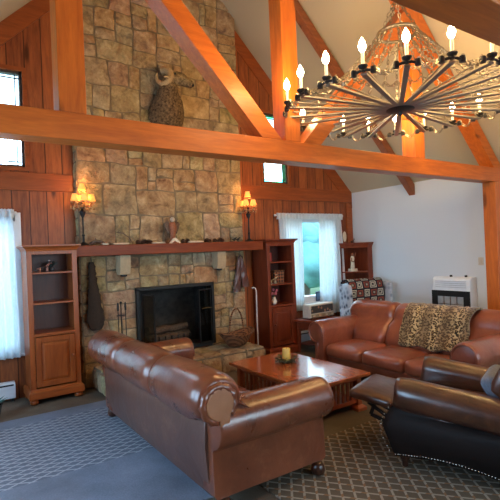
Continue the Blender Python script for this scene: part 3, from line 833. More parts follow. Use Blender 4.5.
# ------------------------------------------------------------ chandelier
def lamp(name, loc, power, color, parent=None, r=.03):
    l = bpy.data.lights.new(name, 'POINT'); l.energy = power; l.color = color; l.shadow_soft_size = r
    o = bpy.data.objects.new(name, l); link(o, parent); o.location = loc; return o
def emit(name, c, s):
    n = NT(name); n.base(c); n.b.inputs['Emission Color'].default_value = (*c, 1); n.b.inputs['Emission Strength'].default_value = s; return n.m
M['bulb'] = emit('candle_bulb_glow', (1, .82, .50), 45)
CHX, CHY, CHZ, CHR = .81, -3.66, 3.0, 1.10
NA = 22; BULB_W = 13.0; BULB_C = (1, .62, .24)
ch = thing('ring_chandelier', 'large round iron chandelier of radiating arms with lit candle bulbs and chains', 'chandelier', (CHX, CHY, CHZ))
b = BM(); lathe(b, [(0, -.07), (.015, -.06), (.02, -.03), (.10, -.025), (.13, -.012), (.13, .012), (.10, .025), (.03, .035), (.02, .06), (0, .06)], n=24); obj('hub', b, M['iron'], ch, smooth=40)
def links(bm, pts, ln=.045, r=.0045, w=.013):
    """a real chain of oval links along a path"""
    P = [Vector(p) for p in pts]; Ls = [0]
    for a, c in zip(P, P[1:]): Ls.append(Ls[-1]+(c-a).length)
    k = 0; s = 0; i = 0
    while s+ln < Ls[-1]:
        def at(q):
            j = max(j_ for j_ in range(len(Ls)) if Ls[j_] <= q+1e-9); j = min(j, len(P)-2)
            return P[j].lerp(P[j+1], (q-Ls[j])/(Ls[j+1]-Ls[j]))
        a, c = at(s), at(s+ln*1.15 if s+ln*1.15 < Ls[-1] else Ls[-1]); t = (c-a).normalized(); sd = t.orthogonal().normalized(); up = t.cross(sd)
        if k % 2: sd, up = up, sd
        mid = (a+c)/2; h = (c-a).length/2
        ring = [mid+t*(h*math.cos(q))+sd*(w*math.sin(q)) for q in [2*PI*z/8 for z in range(8)]]
        V = []
        for z, p in enumerate(ring):
            tt = (ring[(z+1) % 8]-ring[z-1]).normalized(); n2 = tt.cross(up)
            V.append([bm.verts.new(p+(up*math.cos(e)+n2*math.sin(e))*r) for e in (0, 2.09, 4.19)])
        for z in range(8):
            for e in range(3): bm.faces.new((V[z][e], V[(z+1) % 8][e], V[(z+1) % 8][(e+1) % 3], V[z][(e+1) % 3]))
        s += ln*.86; k += 1
def make_arm():
    root = bpy.data.objects.new('arm', None); link(root, ch)
    b = BM(); bar(b, (.10, 0, 0), (CHR-.02, 0, 0), .044, .016); bar(b, (.10, 0, .012), (CHR-.05, 0, .05), .016, .008)
    obj('arm_bar', b, M['steel_arm'], root, bevel=.002)
    b = BM(); tube(b, [(CHR-.02, -.075, .012), (CHR-.01, -.03, .02), (CHR-.01, .03, .02), (CHR-.02, .075, .012)], .011, 8)
    for s in (-1, 1): lathe(b, [(0, -.022), (.022, -.02), (.026, 0), (.022, .024), (0, .026)], (CHR-.02, s*.075, .012), 10)
    lathe(b, [(0, 0), (.016, 0), (.018, .02), (.03, .028), (.038, .045), (.034, .05), (0, .05)], (CHR-.01, 0, .01), 14)
    obj('bracket', b, M['iron'], root, smooth=50)
    b = BM(); lathe(b, [(.013, 0), (.013, .095), (.009, .10), (0, .10)], (CHR-.01, 0, .058), 12); obj('candle_sleeve', b, M['ivory'], root, smooth=50)
    b = BM(); lathe(b, [(.010, 0), (.024, .022), (.029, .044), (.021, .075), (.007, .10), (0, .112)], (CHR-.01, 0, .158), 12); obj('bulb', b, M['bulb'], root, smooth=180)
    b = BM(); z1 = .70; r1_ = .18; pts = []
    for i in range(25):
        u = i/24; r = CHR-.03+(r1_-CHR+.03)*u; z = .05+(z1-.05)*u - .17*math.sin(PI*u)*(1-.25*u); pts.append((r, 0, z))
    links(b, pts); obj('hanging_chain', b, M['chain'], root)
    b = BM(); a2 = 2*PI/NA; P0 = Vector((CHR-.02, .075, .01)); P1 = Vector(((CHR-.02)*math.cos(a2)+.075*math.sin(a2), (CHR-.02)*math.sin(a2)-.075*math.cos(a2), .01))
    links(b, [P0.lerp(P1, i/10)+Vector((0, 0, .02+.02-.09*math.sin(PI*i/10))) for i in range(11)], .035)
    obj('chain_swag', b, M['chain'], root)
    # chain swags linking neighbouring hanging chains, giving a net
    for u in (.35, .72):
        r = CHR-.03+(r1_-CHR+.03)*u; z = .05+(z1-.05)*u-.17*math.sin(PI*u)*(1-.25*u)
        A = Vector((r, 0, z)); B = Vector((r*math.cos(a2), r*math.sin(a2), z))
        b = BM(); links(b, [A.lerp(B, i/8)-Vector((0, 0, .05*math.sin(PI*i/8))) for i in range(9)], .035); obj('chain_swag', b, M['chain'], root)
    lamp('bulb_light', (CHR-.01, 0, .30), BULB_W, BULB_C, root, .03)
    return root
arm0 = make_arm()
for i in range(NA):
    a = arm0 if i == 0 else copy_tree(arm0, ch)
    a.rotation_euler = (0, 0, math.radians(171-i*360/NA))
b = BM()
tube(b, [(.18*math.cos(a*PI/16), .18*math.sin(a*PI/16), .71) for a in range(33)], .018, 8); obj('crown_hoop', b, M['chain'], ch, smooth=180)
b = BM()
for k in range(4):
    a = k*PI/2+.3; links(b, [(.18*math.cos(a), .18*math.sin(a), .72), (0, 0, 1.05)])
links(b, [(0, 0, 1.03), (0, 0, RIDGE-CHX-CHZ-.12)]); obj('suspension_chain', b, M['chain'], ch)
b = BM(); lathe(b, [(.07, 0), (.07, .02), (.02, .05), (.02, .13)], (0, 0, RIDGE-CHX-CHZ-.15), 16); obj('ceiling_rose', b, M['iron'], ch)

# ------------------------------------------------------------ candelabra lamps on the mantel
sh = NT('amber_lamp_shade', .8); sh.base((.80, .36, .09)); sh.b.inputs['Emission Color'].default_value = (1, .42, .07, 1); sh.b.inputs['Emission Strength'].default_value = 1.0; M['shade'] = sh.m
cr = NT('amber_crystal', .1); cr.base((.85, .50, .22)); cr.b.inputs['Transmission Weight'].default_value = .6; M['crystal'] = cr.m
def candelabra(label, x, y, rz):
    t = thing('candelabra_lamp', label, 'lamp', (x, y, 1.875), rz, None)
    b = BM(); lathe(b, [(.0, 0), (.075, 0), (.075, .012), (.04, .03), (.016, .05), (.013, .12), (.022, .135), (.012, .15), (.010, .36), (.03, .40), (.042, .44), (.02, .46), (.012, .48), (.012, .56), (.028, .58), (.01, .60), (0, .60)], n=16)
    obj('stem', b, M['iron'], t, smooth=40)
    spots = [(0, 0, .72)]+[(.115*math.cos(a), .115*math.sin(a), .58) for a in (math.radians(-10), math.radians(200), math.radians(-95), math.radians(85))]
    for i, (a, c, z) in enumerate(spots):
        b = BM()
        if i: tube(b, [(0, 0, .50), (a*.5, c*.5, .46), (a*.95, c*.95, .49), (a, c, .55)], .006, 8)
        else: tube(b, [(0, 0, .58), (0, 0, .70)], .006, 8)
        ar = obj('lamp_arm', b, M['brass'], t, smooth=180)
        b = BM(); n = 18; prof = [(.050, 0), (.044, .03), (.036, .06), (.030, .085)]
        rings = [[(a+r*(1+.04*(k % 2))*math.cos(2*PI*k/n), c+r*(1+.04*(k % 2))*math.sin(2*PI*k/n), z+h) for k in range(n)] for r, h in prof]
        loft(b, rings, caps=False); o = obj('lamp_shade', b, M['shade'], ar, smooth=180); so = o.modifiers.new('s', 'SOLIDIFY'); so.thickness = .003
        b = BM()
        for k in range(10):
            q = 2*PI*k/10; ball(b, (a+.048*math.cos(q), c+.048*math.sin(q), z-.014-.010*(k % 2)), .010, 6)
        o = obj('bead_fringe', b, M['crystal'], ar, smooth=180); o['label'] = 'amber bead fringe'
    b = BM()
    for k in range(16):
        q = 2*PI*k/16; r = .10+.04*(k % 2); ball(b, (r*math.cos(q), r*math.sin(q), .475+.02*(k % 3)), .013, 6, (1, 1, 1.4))
    lathe(b, [(.09, .495), (.12, .50), (.12, .507), (.09, .502)], n=20)
    obj('crystal_drops', b, M['crystal'], t, smooth=180)
    lamp('lamp_light', (0, 0, .80), 5, (1, .46, .13), t, .03); lamp('lamp_light', (.0, -.03, .64), 5, (1, .46, .13), t, .04)
    return t
candelabra('lit candelabra lamp with amber shades on the left end of the mantel', -1.27, -.29, .1)
candelabra('lit candelabra lamp with amber shades on the right end of the mantel', 1.32, -.29, .35)

# ------------------------------------------------------------ curtains
def sheer():
    n = NT('sheer_lace', .9); t = n.t
    c = n.ramp(n.noise(40, 3, n.co((1, 1, .5))), [(.35, (.74, .78, .80)), (.65, (.92, .94, .95))])
    n.base(c)
    tr = n.n('BsdfTranslucent', {'Color': (.88, .94, .97, 1)}); tp = n.n('BsdfTransparent', {'Color': (.9, .96, 1, 1)})
    m1 = n.n('MixShader', {0: .55, 1: n.b.outputs[0], 2: tr.outputs[0]}); m2 = n.n('MixShader', {0: .16, 1: m1.outputs[0], 2: tp.outputs[0]})
    out = t.nodes['Material Output']; t.links.new(m2.outputs[0], out.inputs['Surface']); return n.m
M['sheer'] = sheer()
def curtain(name, label, xt0, xt1, xb0, xb1, z0, z1, y, folds, seed, cat='curtain', power=1.0, parent=None):
    b = BM(); nu, nz = folds*8, 24; V = []
    for i in range(nu+1):
        u = i/nu; row = []
        for k in range(nz+1):
            w = (k/nz)**power; z = z1+(z0-z1)*k/nz
            x = (xt0+(xt1-xt0)*u)*(1-w)+(xb0+(xb1-xb0)*u)*w
            amp = .018+.012*w
            yy = y+amp*math.sin(u*folds*2*PI+seed)+.008*math.sin(u*folds*5+k*.2+seed)
            row.append(b.verts.new((x, yy, z+.004*math.sin(u*folds*4*PI)*(1 if k in (0, nz) else 0))))
        V.append(row)
    for i in range(nu):
        for k in range(nz): b.faces.new((V[i][k], V[i+1][k], V[i+1][k+1], V[i][k+1]))
    o = obj(name, b, M['sheer'], parent, smooth=180); s = o.modifiers.new('s', 'SOLIDIFY'); s.thickness = .002
    if parent is None: tag(o, label, cat)
    return o
def rod(label, x0, x1, z):
    t = thing('curtain_rod', label, 'curtain rod', ((x0+x1)/2, -.10, z)); h = (x1-x0)/2
    b = BM(); tube(b, [(-h, 0, 0), (h, 0, 0)], .012, 10); obj('rod_tube', b, M['white'], t, smooth=60)
    for s in (-1, 1):
        b = BM(); ball(b, (s*(h+.012), 0, 0), .022, 10); obj('finial', b, M['white'], t, smooth=180)
        b = BM(); box(b, s*(h-.03)-.008, s*(h-.03)+.008, 0, .07, -.012, .012); obj('rod_bracket', b, M['white'], t)
rod('white curtain rod over the window right of the fireplace', 2.02, 3.62, 2.325)
rod('white curtain rod over the window left of the left bookcase', -3.10, -2.04, 2.305)
curtain('sheer_curtain', 'white sheer curtain panel at the left side of the right window', 2.13, 2.62, 2.13, 2.58, .62, 2.30, -.10, 8, 0)
curtain('sheer_curtain', 'white sheer curtain panel falling past the right side of the right window', 3.06, 3.60, 2.98, 3.68, .50, 2.30, -.10, 7, 1, power=.8)
curtain('curtain_valance', 'narrow ruffled white valance along the top of the right window', 2.03, 3.62, 2.03, 3.62, 2.25, 2.36, -.135, 22, 2)
curtain('sheer_curtain', 'white lace curtain hanging left of the left bookcase', -2.95, -2.06, -2.95, -2.03, .53, 2.28, -.11, 11, 0)
curtain('curtain_valance', 'ruffled white valance along the top of the left lace curtain', -3.05, -2.045, -3.05, -2.045, 2.25, 2.35, -.145, 14, 2)

# ------------------------------------------------------------ outdoors
tag(obj('lawn', box(BM(), -12, 14, .6, 24, -.35, -.25), plain('lawn_green', (.10, .16, .07), .9)), 'green lawn outside the windows behind the fireplace wall', 'lawn')
M['hedge'] = plain('hazy_leaves', (.16, .38, .40), .8, var=.7, sc=2.2)  # cyan daylight haze is mixed into the leaf colour
M['trunk'] = plain('tree_trunk', (.09, .07, .05), .9)
for i, (x, y, h, r) in enumerate(((7.6, 5.6, 2.7, 1.3), (12.8, 9.0, 3.3, 2.0), (-2.2, 7, 2.6, 1.2), (8.6, 10.6, 4.2, 1.6))):
    t = thing('garden_tree', ['leafy tree just outside, seen through the curtained right window', 'tall leafy tree far outside, right side of the right window view', 'low leafy tree outside the left lace curtained window', 'tall leafy tree far outside, seen through the small leaded window'][i], 'tree', (x, y, -.3))
    b = BM(); rr = random.Random(i)
    for k in range(9):
        ball(b, (rr.uniform(-r, r)*.7, rr.uniform(-r, r)*.5, h*.62+rr.uniform(-.5, .5)*h*.6), r*rr.uniform(.4, .7), 14)
    rough(b, .28, 2.2, i*7); obj('crown', b, M['hedge'], t, smooth=180)
    b = BM(); tube(b, [(0, 0, 0), (.05, 0, h*.4), (0, .05, h*.7)], [.14, .11, .07], 8); obj('trunk', b, M['trunk'], t)

# ------------------------------------------------------------ rugs
def rug(name, label, x0, x1, y0, y1, mat, z=.012):
    o = obj(name, box(BM(), x0, x1, y0, y1, .001, z), mat); tag(o, label, 'rug'); return o
rug('area_rug', 'blue grey patterned rug with a plain border under the back of the brown sofa', -3.9, -.95, -3.56, -.86,
    carpet('blue_grey_rug', (.22, .245, .31), (.62, .64, .68), (-3.7, -1.28, -2.52, -1.12), None, .17, .085))
rug('area_rug', 'brown lattice patterned rug under the dark recliner', -.95, 3.2, -6.6, -3.22,
    carpet('lattice_rug', (.18, .145, .105), (.60, .55, .46), (-5, 3.1, -6.5, -3.32), (.30, .17, .09), .11, .14))

# ------------------------------------------------------------ mounted sheep head
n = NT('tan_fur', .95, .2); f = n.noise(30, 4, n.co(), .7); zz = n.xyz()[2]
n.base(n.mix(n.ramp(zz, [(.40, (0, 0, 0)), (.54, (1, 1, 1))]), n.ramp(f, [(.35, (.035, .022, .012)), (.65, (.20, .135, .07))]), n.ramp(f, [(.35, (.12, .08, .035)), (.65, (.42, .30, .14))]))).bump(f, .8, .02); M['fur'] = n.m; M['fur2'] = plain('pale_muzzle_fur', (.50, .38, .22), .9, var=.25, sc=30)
tr = thing('sheep_head_mount', 'mounted bighorn sheep head and chest high on the stone chimney', 'trophy', (.02, -.16, 3.66))
b = BM(); sp = [((-.02, .06, .04), (.28, .20)), ((-.02, -.03, .08), (.28, .22)), ((-.03, -.11, .16), (.25, .22)), ((-.04, -.17, .27), (.20, .19)), ((-.05, -.20, .38), (.155, .16)), ((-.04, -.22, .47), (.125, .135)), ((-.01, -.25, .545), (.115, .115)), ((.04, -.30, .56), (.10, .10)), ((.10, -.36, .53), (.08, .082)), ((.155, -.415, .485), (.064, .064)), ((.195, -.45, .45), (.056, .05)), ((.21, -.465, .437), (.03, .03))]
rings = []; prev = None
for i, (c, (ra, rb)) in enumerate(sp):
    c = Vector(c); t = (Vector(sp[min(i+1, len(sp)-1)][0])-Vector(sp[max(i-1, 0)][0])).normalized()
    s = t.cross(Vector((0, 0, 1))).normalized(); u = s.cross(t)
    rings.append([c+s*ra*math.cos(q)+u*rb*math.sin(q) for q in [2*PI*k/20 for k in range(20)]])
loft(b, rings)
for v in b.verts: v.co += v.co.normalized()*.022*noise.noise(v.co*22)
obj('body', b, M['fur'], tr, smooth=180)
for s in (-1, 1):
    ax = Vector((-.01, -.26, .60)); side = Vector((.76, .62, 0))*s*-1 if False else Vector((.62*s, .55*s, 0))*1.0
    side = Vector((-.62, -.78, 0)).cross(Vector((0, 0, 1))).normalized()*s
    fwd = Vector((.62, -.78, 0)); side = fwd.cross(Vector((0, 0, 1))).normalized()*s
    b = BM(); P = []; rr_ = []
    for i in range(30):
        u = i/29; a = math.radians(70+330*u); rad = .115-.035*u
        P.append(ax+side*(.05+.10*u)+(-fwd)*(.085)+(fwd*-math.cos(a)*rad*-1)*-1+Vector((0, 0, math.sin(a)*rad-.035)))
        rr_.append((.052*(1-u)**.6+.008)*(1+.06*math.sin(i*2.6)))
    tube(b, P, rr_, 10); obj('horn', b, M['horn'], tr, smooth=50)
    b = BM(); e = ax+side*.12+Vector((0, 0, -.06)); loft(b, [[e+side*t_+fwd*w*math.cos(q)+Vector((0, 0, .4*w*math.sin(q)-t_*.2)) for q in [2*PI*k/8 for k in range(8)]] for t_, w in ((0, .018), (.04, .035), (.08, .028), (.12, .006))]); obj('ear', b, M['fur2'], tr, smooth=180)
    b = BM(); ball(b, Vector((.055, -.315, .60))+side*.078, .017, 10); obj('eye', b, M['dark'], tr, smooth=180)
b = BM(); ball(b, (.205, -.46, .445), .032, 10, (1, 1, .8)); obj('nose', b, M['iron'], tr, smooth=180)
for v_ in ():
    pass

# ------------------------------------------------------------ things on and around the mantel
MZ = 1.876
M['twig'] = plain('grey_driftwood', (.14, .09, .06), .85, var=.4, sc=20); M['cone'] = plain('pine_cone_brown', (.09, .04, .022), .8, var=.5, sc=60); M['cone2'] = plain('pale_cone_tips', (.33, .22, .13), .8, var=.4, sc=40)
M['slab'] = plain('cream_stone_slab', (.62, .52, .38), .7); M['red'] = plain('deep_red', (.30, .03, .025), .5); M['fig'] = plain('weathered_figurine', (.26, .09, .04), .7, var=.5, sc=25)
def branch(label, pts, r, cat='driftwood', x=0, y=0, z=MZ):
    b = BM(); tube(b, pts, [r*(1-.6*i/(len(pts)-1)) for i in range(len(pts))], 8)
    p = [Vector(q) for q in pts]
    for i in range(1, len(pts)-1, 1):
        d = Vector((rnd.uniform(-.04, .05), rnd.uniform(-.03, 0), rnd.uniform(.01, .05))); tube(b, [p[i], p[i]+d*.6, p[i]+d], [r*.5, r*.35, r*.15], 6)
    o = obj('driftwood', b, M['twig'], None, smooth=180); o.location = (x, y, z); return tag(o, label, cat)
branch('dark twisted driftwood beside the left candelabra lamp', [(-.13, 0, .012), (-.06, -.01, .06), (.02, 0, .045), (.07, 0, .015), (.14, -.01, .012)], .024, x=-1.06, y=-.30)
branch('thin curved twig propped against the stones left of the pine cones', [(-.12, .02, .17), (-.05, .01, .16), (.03, .0, .10), (.08, -.01, .01)], .009, 'twig', x=-.68, y=-.24)
def slab(label, x, w, h=.022, y=-.33):
    b = BM(); cushion(b, -w, w, -.035, .035, 0, h, .009, .002, 5, 0); rough(b, .003, 20, x*9); o = obj('flat_stone', b, M['slab'], None, smooth=180); o.location = (x, y, MZ+.002); tag(o, label, 'stone')
slab('small flat pale stone beside the left candelabra lamp', -1.02, .04, y=-.37)
slab('long flat pale stone between the driftwood and the pine cones', -.80, .115)
slab('flat pale stone just left of the carved figurine', -.26, .10)
slab('long flat pale stone right of the carved figurine', .33, .12, .026)
def cone_mesh(s):
    b = BM(); rr = random.Random(5)
    for k in range(9):
        z = k/8; r = s*math.sin(PI*(.12+.8*z))*.62; n = 8
        for j in range(n):
            a = 2*PI*j/n+k*.4; o = Vector((r*math.cos(a), r*math.sin(a), s*1.7*z)); tip = o*1.0+Vector((math.cos(a), math.sin(a), .5))*s*.34; w = Vector((-math.sin(a), math.cos(a), 0))*s*.2
            base = Vector((r*.3*math.cos(a), r*.3*math.sin(a), s*1.7*z-.002))
            v = [b.verts.new(base-w*.4), b.verts.new(base+w*.4), b.verts.new(tip+w*.6), b.verts.new(tip+Vector((0, 0, s*.10))), b.verts.new(tip-w*.6)]; b.faces.new(v)
    tube(b, [(0, 0, 0), (0, 0, s*1.7)], s*.22, 6)
    return b
c0 = obj('pine_cone', cone_mesh(.036), M['cone']); cones = []
spots = [(-.56, -.30, 0), (-.51, -.33, 1), (-.47, -.28, 2), (-.43, -.33, .5), (-.385, -.29, 1.4), (-.345, -.33, 2.2)]
spots2 = [(.12, -.31, 0), (.17, -.29, 1), (.225, -.31, 2), (.49, -.31, .5), (.55, -.29, 1.4), (.60, -.32, 2.2), (.66, -.29, 0), (.71, -.32, 1), (.77, -.3, .8), (.83, -.32, 1.9)]
for i, (x, y, a) in enumerate(spots+spots2):
    o = c0 if i == 0 else c0.copy()
    if i: link(o)
    o.location = (x, y, MZ+.018); o.rotation_euler = (1.35*math.cos(a), 1.35*math.sin(a), a); s = 1+.25*math.sin(i*2.1); o.scale = (s, s, s)
    if i < len(spots): tag(o, 'brown pine cone in the row left of the carved figurine on the mantel', 'pine cone', 'pine cones left of the figurine')
    elif x < .4: tag(o, 'dark pine cone just right of the carved figurine on the mantel', 'pine cone', 'pine cones beside the figurine')
    else: tag(o, 'dark pine cone in the cluster near the right end of the mantel', 'pine cone', 'pine cones right of the long flat stone')
# carved figurine
fg = thing('carved_figurine', 'rustic winged figurine with twigs standing at the middle of the mantel', 'figurine', (-.02, -.30, MZ))
b = BM(); lathe(b, [(0, 0), (.085, 0), (.09, .012), (.055, .03), (.035, .07), (.03, .11), (.05, .17), (.062, .23), (.05, .28), (.03, .31), (0, .315)], n=14); rough(b, .01, 14, 2); obj('robe', b, M['fig'], fg, smooth=180)
b = BM(); ball(b, (0, -.01, .345), .036, 12); obj('head', b, M['bone'], fg, smooth=180)
for s in (-1, 1):
    b = BM(); loft(b, [[(s*(.03+t*.075), .01+.006*math.cos(q), .20+w*math.sin(q)+t*.06) for q in [2*PI*k/8 for k in range(8)]] for t, w in ((0, .05), (.5, .09), (1, .05), (1.25, .01))]); rough(b, .006, 30); obj('wing', b, M['twig'], fg, smooth=180)
b = BM(); rr = random.Random(9)
for k in range(14): a = rr.uniform(-1.1, 1.1); tube(b, [(0, .01, .24), (math.sin(a)*.09, .01, .24+.12*math.cos(a)), (math.sin(a)*.12, .0, .22+.20*math.cos(a))], [.005, .004, .002], 5)
obj('twigs', b, M['twig'], fg)
b = BM(); prism(b, [(-.09, .0), (-.02, .075), (.02, .075), (.09, .0), (.05, 0), (0, .04), (-.05, 0)], 'y', -.075, -.05); obj('base_fold', b, M['slab'], fg)
def bird(label, x, y):
    t = thing('bird_figurine', label, 'figurine', (x, y, MZ)); b = BM()
    loft(b, [[(c+0*q, r*math.cos(q), .035+dz+r*1.1*math.sin(q)) for q in [2*PI*k/10 for k in range(10)]] for c, r, dz in ((-.05, .002, .0), (-.03, .010, 0), (-.01, .018, 0), (.01, .018, .006), (.02, .012, .02), (.032, .011, .028), (.042, .004, .028), (.05, .001, .026))]); obj('body', b, M['iron'], t, smooth=180)
    b = BM(); tube(b, [(0, 0, 0), (0, 0, .03)], .004, 6); lathe(b, [(0, 0), (.018, 0), (.018, .004), (0, .005)], n=10); obj('stand', b, M['iron'], t)
bird('small dark bird figurine left of the right candelabra lamp', 1.02, -.32); bird('small dark bird figurine closest to the right candelabra lamp', 1.10, -.30)

# fur pelt hanging at the left of the fireplace
M['pelt'] = plain('dark_brown_pelt', (.035, .022, .014), .95, var=.6, sc=50)
b = BM(); rings = []
for k in range(30):
    u = k/29; z = 1.66-.90*u; w = (.035+.10*u**1.1+(rnd.random()-.5)*.022); 
    if k > 25: w *= 1-(k-25)*.13
    cx = -1.17+.035*u; d = .022+.015*math.sin(u*3)
    rings.append([(cx+w*math.cos(q)*(1+.04*math.sin(7*q+k)), -.235+d*math.sin(q)+.006*math.sin(k*3+q*5), z) for q in [2*PI*j/22 for j in range(22)]])
loft(b, rings); rough(b, .008, 40, 3); pl = obj('fur_pelt', b, M['pelt'], None, smooth=80); tag(pl, 'dark brown fur pelt hanging on the stones beside the left bookcase', 'fur pelt')
b = BM(); tube(b, [(-1.17, -.235, 1.655), (-1.17, -.23, 1.72)], .006, 6); o = obj('hanging_cord', b, M['iron'], pl)
# hanging leather chaps
M['chap'] = leather('red_brown_hide', (.05, .014, .008), (.11, .028, .014), .75, .1)
cp = thing('hanging_leather', 'reddish brown leather pair hanging on a strap under the right end of the mantel', 'leather hanging', (1.16, -.25, 1.10))
for s, zb in ((-1, -.02), (1, .05)):
    b = BM(); rings = []
    for k in range(16):
        u = k/15; z = .52+(zb-.52)*u; w = .03+.045*u; cx = s*.015+s*.075*u
        rings.append([(cx+w*math.cos(q), .016*math.sin(q)+.006*math.sin(k+q*3), z) for q in [2*PI*j/14 for j in range(14)]])
    loft(b, rings); rough(b, .006, 14, s); obj('leather_flap', b, M['chap'], cp, smooth=80)
b = BM(); tube(b, [(-.045, 0, .52), (0, -.005, .56), (.045, 0, .52)], .012, 8); tube(b, [(0, 0, .56), (0, .01, .62)], .007, 6); obj('strap', b, M['chap'], cp, smooth=180)
# fire tools
ft = thing('fire_tool_set', 'black iron fireplace tools standing on the hearth left of the firebox', 'fire tools', (-.84, -.36, HZ+.012))
b = BM(); lathe(b, [(0, 0), (.09, 0), (.09, .012), (.02, .022), (0, .022)], n=20); obj('stand_base', b, M['iron'], ft, smooth=40)
b = BM(); tube(b, [(0, 0, .02), (0, 0, .78)], .008, 8); bar(b, (-.06, 0, .62), (.06, 0, .62), .012, .012); ball(b, (0, 0, .79), .018, 8); obj('stand_pole', b, M['iron'], ft)
for i, (dx, kind) in enumerate(((-.05, 'poker'), (.05, 'ash_shovel'))):
    b = BM(); tube(b, [(dx, -.03, .07), (dx, -.03, .70)], .006, 8); lathe(b, [(0, .68), (.013, .69), (.015, .74), (.010, .79), (0, .80)], (dx, -.03, 0), 10)
    if kind == 'ash_shovel': box(b, dx-.035, dx+.035, -.035, -.029, .03, .15)
    else: tube(b, [(dx, -.03, .12), (dx+.02, -.03, .14), (dx+.03, -.03, .11)], .005, 6)
    obj(kind, b, M['iron'], ft)
# basket with hoop handle
def weave(name, c1, c2, s=60):
    n = NT(name, .7, .3); X = n.xyz(); a = n.math('SINE', n.math('MULTIPLY', n.math('ADD', X[0], X[1]), s*1.6)); b_ = n.math('SINE', n.math('MULTIPLY', X[2], s*3.0))
    h = n.math('MULTIPLY', a, b_); n.base(n.ramp(n.math('ADD', n.math('MULTIPLY', h, .5), .5), [(.25, c1), (.6, c2)])).bump(h, .8, .008); return n.m
M['wicker'] = weave('brown_wicker', (.07, .025, .012), (.26, .11, .045))
bk = thing('wicker_basket', 'shallow brown wicker basket with a tall hoop handle on the hearth', 'basket', (.84, -.56, HZ+.012), .25)
b = BM(); n = 28; rings = []
for r, z in ((.10, 0), (.16, .01), (.24, .07), (.30, .15), (.31, .165), (.295, .15), (.235, .075), (.15, .022), (.02, .018)):
    rings.append([(r*math.cos(2*PI*k/n)*1.05, r*math.sin(2*PI*k/n)*.60, z+(.06*math.cos(2*PI*k/n)**2 if z > .05 else 0)) for k in range(n)])
loft(b, rings); obj('basket_bowl', b, M['wicker'], bk, smooth=180)
b = BM(); tube(b, [(.155*math.cos(a*PI/20)*1.0, .0, .10+.45*math.sin(a*PI/20)**.8 if 0 < a < 20 else .10) for a in range(21)], .012, 8); tube(b, [(.315*math.cos(2*PI*k/n)*1.03, .315*math.sin(2*PI*k/n)*.60, .165+.06*math.cos(2*PI*k/n)**2) for k in range(n+1)], .013, 8); obj('hoop_handle', b, M['wicker'], bk, smooth=180)
# cane leaning against the dark bookcase
b = BM(); tube(b, [(1.25, -.52, .0), (1.255, -.51, .55), (1.27, -.50, 1.06), (1.268, -.50, 1.10), (1.25, -.50, 1.135), (1.22, -.50, 1.15), (1.195, -.50, 1.14)], [.011]*4+[.012]*3, 10)
tag(obj('walking_cane', b, plain('pale_cane', (.55, .50, .46), .4), None, smooth=180), 'pale walking cane with a curved grip leaning by the dark bookcase', 'cane')

# ------------------------------------------------------------ things on the bookcase shelves
def figur(name, label, x, y, z, mat, mat2=None, s=1.0):
    t = thing(name, label, 'figurine', (x, y, z))
    b = BM(); loft(b, [[(cx+r*math.cos(q)*.8, r*.8*math.sin(q), cz+r*.2*math.cos(q)) for q in [2*PI*k/12 for k in range(12)]] for cx, cz, r in ((-.075*s, .03*s, .015*s), (-.06*s, .05*s, .032*s), (-.02*s, .06*s, .042*s), (.02*s, .065*s, .042*s), (.05*s, .09*s, .030*s), (.07*s, .105*s, .026*s), (.09*s, .095*s, .012*s))]); obj('body', b, mat, t, smooth=180)
    for sx in (-.05, .035):
        for sy in (-.018, .018):
            b = BM(); tube(b, [(sx*s, sy*s, 0), (sx*s, sy*s, .05*s)], .010*s, 8); obj('leg', b, mat, t, smooth=180)
    b = BM(); ball(b, (.062*s, .015*s, .135*s), .010*s, 6); ball(b, (.062*s, -.015*s, .135*s), .010*s, 6); obj('ears', b, mat2 or mat, t, smooth=180)
    return t
pink = plain('pinkish_ceramic', (.50, .22, .16), .4); dk = plain('dark_figurine_glaze', (.05, .055, .06), .35)
figur('animal_figurine', 'pinkish ceramic animal figurine on the top shelf of the left bookcase', -1.765, -.33, 1.567, pink, plain('cream_ear', (.6, .5, .4)), 1.0)
t = thing('leafy_ornament', 'dark leafy ornament behind the pinkish figurine in the left bookcase', 'ornament', (-1.66, -.24, 1.567))
b = BM(); lathe(b, [(0, 0), (.03, 0), (.04, .03), (.03, .06), (.02, .065), (0, .06)], n=12); obj('pot', b, dk, t, smooth=60)
b = BM(); rr = random.Random(2)
for k in range(26):
    a = rr.random()*2*PI; e = rr.uniform(.3, 1.4); d = Vector((math.cos(a)*math.cos(e), math.sin(a)*math.cos(e), math.sin(e))); c = Vector((0, 0, .055)); sd = d.orthogonal().normalized()*.010; L = rr.uniform(.05, .11)
    b.faces.new([b.verts.new(c), b.verts.new(c+d*L*.6+sd), b.verts.new(c+d*L), b.verts.new(c+d*L*.6-sd)])
obj('leaves', b, plain('blackish_green_leaf', (.05, .08, .07), .5), t)
